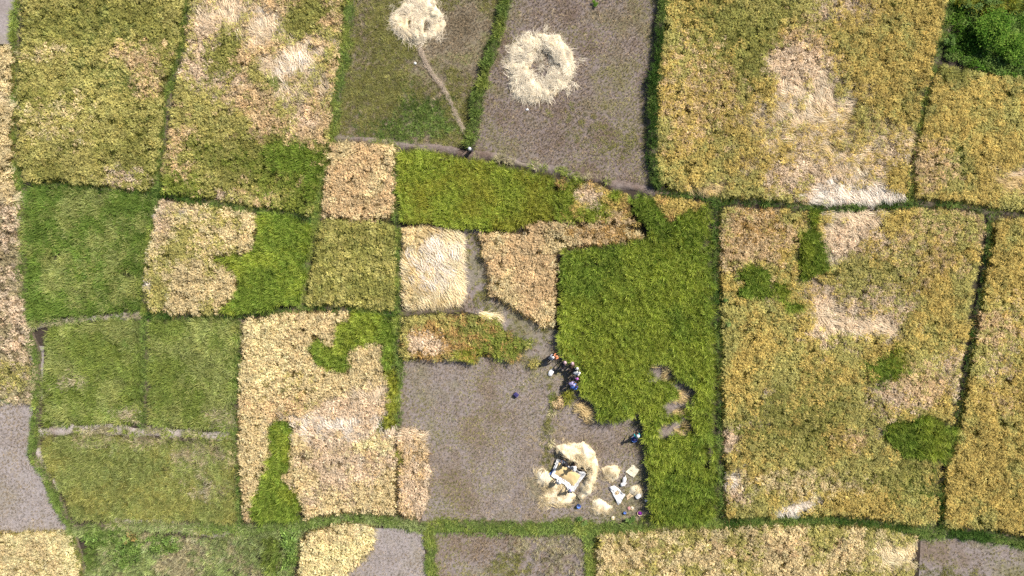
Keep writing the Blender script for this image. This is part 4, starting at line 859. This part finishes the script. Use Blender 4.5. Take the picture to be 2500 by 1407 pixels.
def bucket(label, x, y, r, h, mat, tilt=0.0, rot=0.0, inner=None):
    e = bpy.data.objects.new('bucket', None); COL.objects.link(e)
    wx, wy = W(x, y, h); e.location = (wx, wy, 0.03); e.rotation_euler = (tilt, 0, rot); tag(e, label, 'bucket')
    lathe('pail', [(0.001, 0.0), (r * 0.78, 0.0), (r, h), (r * 1.06, h + 0.01), (r * 0.95, h), (r * 0.74, 0.03), (0.001, 0.03)], mat, e, 20)
    tube('handle', [(r * math.cos(a), 0.02, h + r * 0.8 * math.sin(a)) for a in np.linspace(0, math.pi, 9)], 0.008, C['steel'], e)
    return e
bucket('blue bucket on the stubble below the crescent straw heap', 1412, 1236, 0.20, 0.32, C['blue'], 0.25, 0.8)
bucket('small blue pail between the lowest baskets', 1525, 1253, 0.13, 0.2, C['blue'], 0.2, 2.0)

# dark bag on the cut plot
b = bpy.data.objects.new('bag', None); COL.objects.link(b)
wx, wy = W(1260, 965, 0.3); b.location = (wx, wy, 0.03); b.rotation_euler = (0, 0, math.radians(-40)); tag(b, 'navy bag standing alone on the cut plot', 'bag')
bm = bmesh.new(); bmesh.ops.create_cube(bm, size=1.0)
for v in bm.verts: v.co = (v.co.x * 0.46, v.co.y * (0.36 if v.co.z > 0 else 0.40), (v.co.z + 0.5) * 0.34)
bmesh.ops.bevel(bm, geom=bm.edges[:], offset=0.05, segments=3, affect='EDGES')
me = bpy.data.meshes.new('body'); bm.to_mesh(me); bm.free(); me.materials.append(C['navy']); link('body', me, b)
for s in (-1, 1):
    tube('strap', [(-0.14, s * 0.06, 0.33), (-0.09, s * 0.07, 0.42), (0.09, s * 0.07, 0.42), (0.14, s * 0.06, 0.33)], 0.014, C['black'], b)
tube('zip', [(-0.19, 0, 0.342), (0.19, 0, 0.342)], 0.008, C['steel'], b)
tarp('cloth', 'faded rose cloth dropped beside the upper pale basket', [(1533, 1238), (1539, 1234), (1541, 1243), (1535, 1246)], C['rose'], 'cloth', 0.06, 0, 6, seed=8)

# pale jug at the crop edge
e = bpy.data.objects.new('water_jug', None); COL.objects.link(e); wx, wy = W(1578, 1224, 0.3); e.location = (wx, wy, 0.03); tag(e, 'small pale water jug in the shade of the green plot', 'jug')
lathe('vessel', [(0.001, 0), (0.10, 0), (0.13, 0.06), (0.13, 0.2), (0.06, 0.27), (0.045, 0.32), (0.001, 0.325)], C['offwhite'], e, 16)
lathe('cap', [(0.05, 0.315), (0.05, 0.35), (0.001, 0.352)], C['blue'], e, 12)
tube('handle', [(0.05, 0, 0.29), (0.12, 0, 0.30), (0.15, 0, 0.22), (0.12, 0, 0.16)], 0.012, C['offwhite'], e)

def stone(label, x, y, r, mat):
    bm = bmesh.new(); bmesh.ops.create_icosphere(bm, subdivisions=2, radius=r)
    for v in bm.verts:
        k = 0.75 + 0.5 * random.random(); v.co = (v.co.x * k * 1.2, v.co.y * k, max(v.co.z * k * 0.7, -r * 0.3))
    me = bpy.data.meshes.new('stone'); bm.to_mesh(me); bm.free(); me.materials.append(mat)
    o = link('stone', me); wx, wy = W(x, y); o.location = (wx, wy, 0.05); tag(o, label, 'stone')
stone('small white stone just below the straw ring', 1287, 268, 0.13, C['white'])
stone('small white stone left of the straw trail', 1014, 155, 0.13, C['offwhite'])

# ------------------------------------------------------------------ people
def skin_mesh(name, joints, edges, mat, parent=None, sub=1, rootv=0):
    me = bpy.data.meshes.new(name); me.from_pydata([j[:3] for j in joints], edges, []); me.materials.append(mat)
    o = link(name, me, parent)
    md = o.modifiers.new('skin', 'SKIN')
    if not me.skin_vertices:
        bm = bmesh.new(); bm.from_mesh(me); bm.verts.layers.skin.verify(); bm.to_mesh(me); bm.free()
    for i, j in enumerate(joints):
        me.skin_vertices[0].data[i].radius = (j[3], j[4] if len(j) > 4 else j[3])
    me.skin_vertices[0].data[rootv].use_root = True
    md.use_smooth_shade = True
    sb = o.modifiers.new('smooth', 'SUBSURF'); sb.levels = sub; sb.render_levels = sub
    return o

def person(label, x, y, heading, bend, shirt, trousers, hat, hatkind, reach=0.5, zhead=1.4, group=None, stride=0.12):
    """bend: forward tilt of the back in radians; the head point (x, y) is where the photograph shows the hat"""
    cb_, sb_ = math.cos(bend), math.sin(bend)
    hipz = 0.88
    def T(u, side, up):   # torso frame: `up` metres along the back from the hips, u metres to the front
        return (up * sb_ + u * cb_ - 0.10 * sb_, side, hipz + up * cb_ - u * sb_)
    nod = bend * 0.55
    hx, _, hz = T(0.02, 0, 0.62)
    head = (hx + 0.10 * math.sin(nod) + 0.02, 0, hz + 0.10 * math.cos(nod))
    top = (head[0] + 0.10 * math.sin(nod), 0, head[2] + 0.10 * math.cos(nod))
    J = [T(0, 0, 0.02) + (.13,), T(0, 0, 0.22) + (.12,), T(0, 0, 0.42) + (.14,), T(0.01, 0, 0.54) + (.055,), (hx, 0, hz, .06), head + (.095,), top + (.075,)]
    E = [(0, 1), (1, 2), (2, 3), (3, 4), (4, 5), (5, 6)]
    fwd = np.array([math.cos(nod), 0, -math.sin(nod)])
    J.append(tuple(np.array(head) + fwd * 0.115) + (.016,)); E.append((5, len(J) - 1))          # nose
    for s in (-1, 1):
        J.append((head[0], s * 0.10, head[2], .018)); E.append((5, len(J) - 1))                 # ear
        sh = T(0.0, s * 0.18, 0.45); rz = 0.5 + 0.5 * reach
        el = (sh[0] + 0.10 + 0.12 * reach, s * 0.25, sh[2] - 0.24); wr = (el[0] + 0.10 + 0.12 * reach, s * 0.17, el[2] - 0.17)
        pm = (wr[0] + 0.06, s * 0.15, wr[2] - 0.05)
        k = len(J); J += [sh + (.062,), el + (.045,), wr + (.03,), pm + (.038,)]; E += [(2, k), (k, k + 1), (k + 1, k + 2), (k + 2, k + 3)]
        for f in range(4):
            q = len(J); oy = (f - 1.5) * 0.021; ln = (0.045, 0.055, 0.05, 0.038)[f]
            J += [(pm[0] + ln, pm[1] + oy, pm[2] - 0.02, .010), (pm[0] + ln * 1.3, pm[1] + oy, pm[2] - 0.02 - ln, .008)]; E += [(k + 3, q), (q, q + 1)]
        q = len(J); J += [(pm[0] + 0.01, pm[1] - s * 0.05, pm[2] - 0.02, .011), (pm[0] + 0.04, pm[1] - s * 0.055, pm[2] - 0.045, .009)]; E += [(k + 3, q), (q, q + 1)]
        kn = (0.05 + s * stride * 0.6, s * 0.11, 0.47); an = (-0.04 + s * stride, s * 0.11, 0.09); ft = (0.10 + s * stride, s * 0.12, 0.035)
        hp = (0 - 0.10 * sb_, s * 0.09, hipz - 0.02)
        q = len(J); J += [hp + (.095,), kn + (.06,), an + (.04,), ft + (.038,)]; E += [(0, q), (q, q + 1), (q + 1, q + 2), (q + 2, q + 3)]
    p = skin_mesh('person', J, E, C['skin'])
    tag(p, label, 'person', group)
    # shirt over trunk and arms, trousers over hips and legs
    SJ = [T(0, 0, 0.0) + (.155,), T(0, 0, 0.22) + (.15,), T(0, 0, 0.43) + (.165,), T(0.01, 0, 0.53) + (.075,)]; SE = [(0, 1), (1, 2), (2, 3)]
    for s in (-1, 1):
        sh = T(0.0, s * 0.18, 0.45); el = (sh[0] + 0.10 + 0.12 * reach, s * 0.25, sh[2] - 0.24); w2 = (el[0] + 0.06 + 0.08 * reach, s * 0.20, el[2] - 0.11)
        k = len(SJ); SJ += [sh + (.082,), el + (.062,), w2 + (.05,)]; SE += [(2, k), (k, k + 1), (k + 1, k + 2)]
    skin_mesh('shirt', SJ, SE, C[shirt], p)
    TJ = [T(0, 0, 0.03) + (.15,)]; TE = []
    for s in (-1, 1):
        hp = (0 - 0.10 * sb_, s * 0.09, hipz - 0.03); kn = (0.05 + s * stride * 0.6, s * 0.11, 0.47); an = (-0.04 + s * stride, s * 0.11, 0.14)
        k = len(TJ); TJ += [hp + (.115,), kn + (.08,), an + (.065,)]; TE += [(0, k), (k, k + 1), (k + 1, k + 2)]
    skin_mesh('trousers', TJ, TE, C[trousers], p)
    if hatkind == 'brim':
        h = lathe('hat', [(0.165, -0.02), (0.17, -0.005), (0.115, 0.02), (0.105, 0.07), (0.06, 0.115), (0.001, 0.12)], C[hat], p, 18)
        lathe('hat_band', [(0.124, 0.018), (0.116, 0.045), (0.110, 0.047)], C['dark'], h, 18)
    else:
        h = lathe('headscarf', [(0.118, -0.10), (0.128, -0.03), (0.12, 0.03), (0.085, 0.085), (0.001, 0.108)], C[hat], p, 16)
        tube('knot', [(-0.10, 0, -0.04), (-0.16, 0.02, -0.08), (-0.18, 0.03, -0.17)], [0.03, 0.03, 0.012], C[hat], h)
    h.location = (top[0] - 0.02, 0, top[2] - 0.02); h.rotation_euler = (0, nod, 0)
    hd = math.radians(heading); wx, wy = W(x, y, head[2])
    ox = head[0] * math.cos(hd); oy = head[0] * math.sin(hd)
    p.location = (wx - ox, wy - oy, 0.03); p.rotation_euler = (0, 0, hd)
    return p

GH = 'harvesters along the edge of the big green plot'
person('person in pale grey with a white headscarf, leftmost of the harvesters', 1350, 873, 20, 0.55, 'grey', 'dark', 'white', 'scarf', group=GH)
person('person in an orange headscarf beside the leftmost harvester', 1359, 871, 30, 0.5, 'orange', 'dark', 'orange', 'scarf', group=GH)
person('person in a pink hat, left of the two bending under the green edge', 1379, 886, 75, 0.9, 'dark', 'dark', 'pink', 'brim', group=GH)
person('person in a pink hat, right of the two bending under the green edge', 1397, 888, 85, 0.9, 'brown', 'dark', 'pink', 'brim', group=GH)
person('person in a white headscarf at the corner of the green edge', 1409, 900, 40, 0.7, 'dark', 'brown', 'white', 'scarf', group=GH)
person('person in a white shirt and headscarf below the corner of the green edge', 1414, 911, 5, 0.8, 'white', 'dark', 'white', 'scarf', group=GH)
person('person in a magenta headscarf cutting the green rice', 1409, 925, 0, 0.7, 'dark', 'dark', 'magenta', 'scarf', group=GH)
person('person in a lavender shirt and headscarf, lowest but one of the harvesters', 1401, 940, -10, 0.6, 'lavender', 'dark', 'lavender', 'scarf', group=GH)
person('person in blue bending beside the lavender one, lowest of the harvesters', 1408, 945, 10, 0.9, 'blue', 'dark', 'navy', 'scarf', group=GH)
GT = 'people on the threshing mat'
person('person in dark clothes at the top of the threshing mat', 1379, 1135, 120, 0.35, 'dark', 'dark', 'hair', 'scarf', group=GT)
person('person in white at the right corner of the threshing mat', 1402, 1147, 210, 0.25, 'white', 'brown', 'offwhite', 'scarf', group=GT, reach=1.0)
person('person in white at the lower left edge of the threshing mat', 1366, 1178, 50, 0.35, 'offwhite', 'grey', 'white', 'scarf', group=GT, reach=1.0)
person('person in white at the bottom corner of the threshing mat', 1393, 1196, 90, 0.5, 'white', 'dark', 'lavender', 'scarf', group=GT)
person('person in teal with a white hat in the shade of the green plot', 1557, 1065, 100, 0.35, 'teal', 'dark', 'white', 'brim')
person('person in dark clothes and a white hat where the bunds meet below the straw trail', 1146, 364, 200, 0.2, 'dark', 'dark', 'white', 'brim', stride=0.2)
basket('blue basin beside the person in teal', 1549, 1074, 0.27, mat=C['blue'], rim=C['blue'], depth=0.22, cat='basin', name='basin', fill=C['navy'])

# ------------------------------------------------------------------ shrubs
def leaf_material(name, a, b, c):
    m, n, l = new_mat(name)
    out = n.new('ShaderNodeOutputMaterial'); d = n.new('ShaderNodeBsdfDiffuse'); t = n.new('ShaderNodeBsdfTranslucent'); ms = n.new('ShaderNodeMixShader'); ms.inputs[0].default_value = 0.2
    v = n.new('ShaderNodeAttribute'); v.attribute_name = 'v'
    rp = n.new('ShaderNodeValToRGB'); rp.color_ramp.elements[0].color = (*a, 1); rp.color_ramp.elements[1].color = (*c, 1); e = rp.color_ramp.elements.new(0.55); e.color = (*b, 1)
    l.new(v.outputs['Fac'], rp.inputs['Fac']); l.new(rp.outputs['Color'], d.inputs['Color']); l.new(rp.outputs['Color'], t.inputs['Color'])
    l.new(d.outputs[0], ms.inputs[1]); l.new(t.outputs[0], ms.inputs[2]); l.new(ms.outputs[0], out.inputs['Surface'])
    return m
LEAF = leaf_material('shrub_leaves', (.045, .11, .012), (.12, .235, .03), (.30, .42, .07))
LEAFP = leaf_material('pale_leaves', (.08, .15, .03), (.17, .27, .07), (.34, .42, .14))
BARK = soil_material('bark', [(.06, .045, .03), (.10, .075, .05), (.12, .10, .07)], 3.0)

def shrub(label, x, y, rx, ry, h, n, mat=LEAF, leaf=0.16, seed=0, group=None):
    rs = np.random.RandomState(500 + seed)
    e = bpy.data.objects.new('shrub', None); COL.objects.link(e); wx, wy = W(x, y, h * 0.6); e.location = (wx, wy, 0); tag(e, label, 'shrub', group)
    nb = max(5, int(n / 120)); ctrs = []
    for i in range(nb):
        a = rs.rand() * 6.283; r = math.sqrt(rs.rand()) * 0.8
        ctrs.append((math.cos(a) * r * rx, math.sin(a) * r * ry, h * (0.45 + 0.5 * (1 - r * r)) * rs.uniform(0.7, 1.1), rs.rand()))
        if i < 7: tube('branch', [(0, 0, 0), (ctrs[-1][0] * 0.45, ctrs[-1][1] * 0.45, ctrs[-1][2] * 0.55), ctrs[-1][:3]], [0.045, 0.03, 0.012], BARK, e, 5)
    V, F, vv = [], [], []
    for i in range(n):
        c = ctrs[rs.randint(nb)]; d = rs.randn(3); d /= np.linalg.norm(d); rr = rs.rand() ** 0.5 * min(rx, ry) * 0.42
        p = np.array(c[:3]) + d * rr * np.array([1, 1, 0.7]); p[2] = max(p[2], 0.05)
        a = rs.rand() * 6.283; pt = rs.uniform(-0.5, 0.9); L = leaf * rs.uniform(0.6, 1.3); w = L * 0.42
        f = np.array([math.cos(a) * math.cos(pt), math.sin(a) * math.cos(pt), math.sin(pt)]); s = np.array([-math.sin(a), math.cos(a), rs.randn() * 0.4])
        b0 = len(V); V += [p, p + f * L * 0.5 - s * w / 2, p + f * L + np.array([0, 0, -L * 0.2]), p + f * L * 0.5 + s * w / 2]; F.append((b0, b0 + 1, b0 + 2, b0 + 3))
        q = float(np.clip(c[3] * 0.6 + rs.rand() * 0.45, 0, 1)); vv += [q] * 4
    me = mesh_from('crown', V, F, mat); a = me.attributes.new('v', 'FLOAT', 'POINT'); a.data.foreach_set('value', np.array(vv, 'f'))
    cr = link('crown', me, e); cr['kind'] = 'stuff'
    return e

shrub('large dark green bush in the upper right corner', 2425, 75, 2.2, 1.9, 1.9, 5200, seed=1, leaf=0.22)
shrub('bush at the right edge below the large corner bush', 2480, 120, 1.6, 1.6, 1.5, 2600, seed=2, leaf=0.2)
shrub('yellowish bush at the top edge in the upper right corner', 2400, 8, 2.4, 0.9, 1.1, 2200, LEAFP, seed=3, leaf=0.18)
shrub('small pale bush between the corner bush and the golden plot', 2318, 100, 0.65, 0.6, 0.8, 700, LEAFP, seed=4)
shrub('small dark green bush on the stubble at the top edge', 1452, 8, 0.32, 0.36, 0.5, 260, seed=5, leaf=0.12)
shrub('green bush leaning over the bund right of the big green plot', 1776, 791, 0.45, 0.6, 1.0, 520, LEAFP, seed=6, leaf=0.14)
shrub('smaller green bush on the same bund, above the larger one', 1770, 737, 0.32, 0.36, 0.9, 300, LEAFP, seed=7, leaf=0.14)
shrub('pale green bush on the bund below the blue bucket', 1418, 1275, 0.6, 0.45, 0.55, 420, LEAFP, seed=8, leaf=0.14)
shrub('pale green bush on the bund below the lowest baskets', 1538, 1268, 0.6, 0.4, 0.5, 420, LEAFP, seed=9, leaf=0.14)
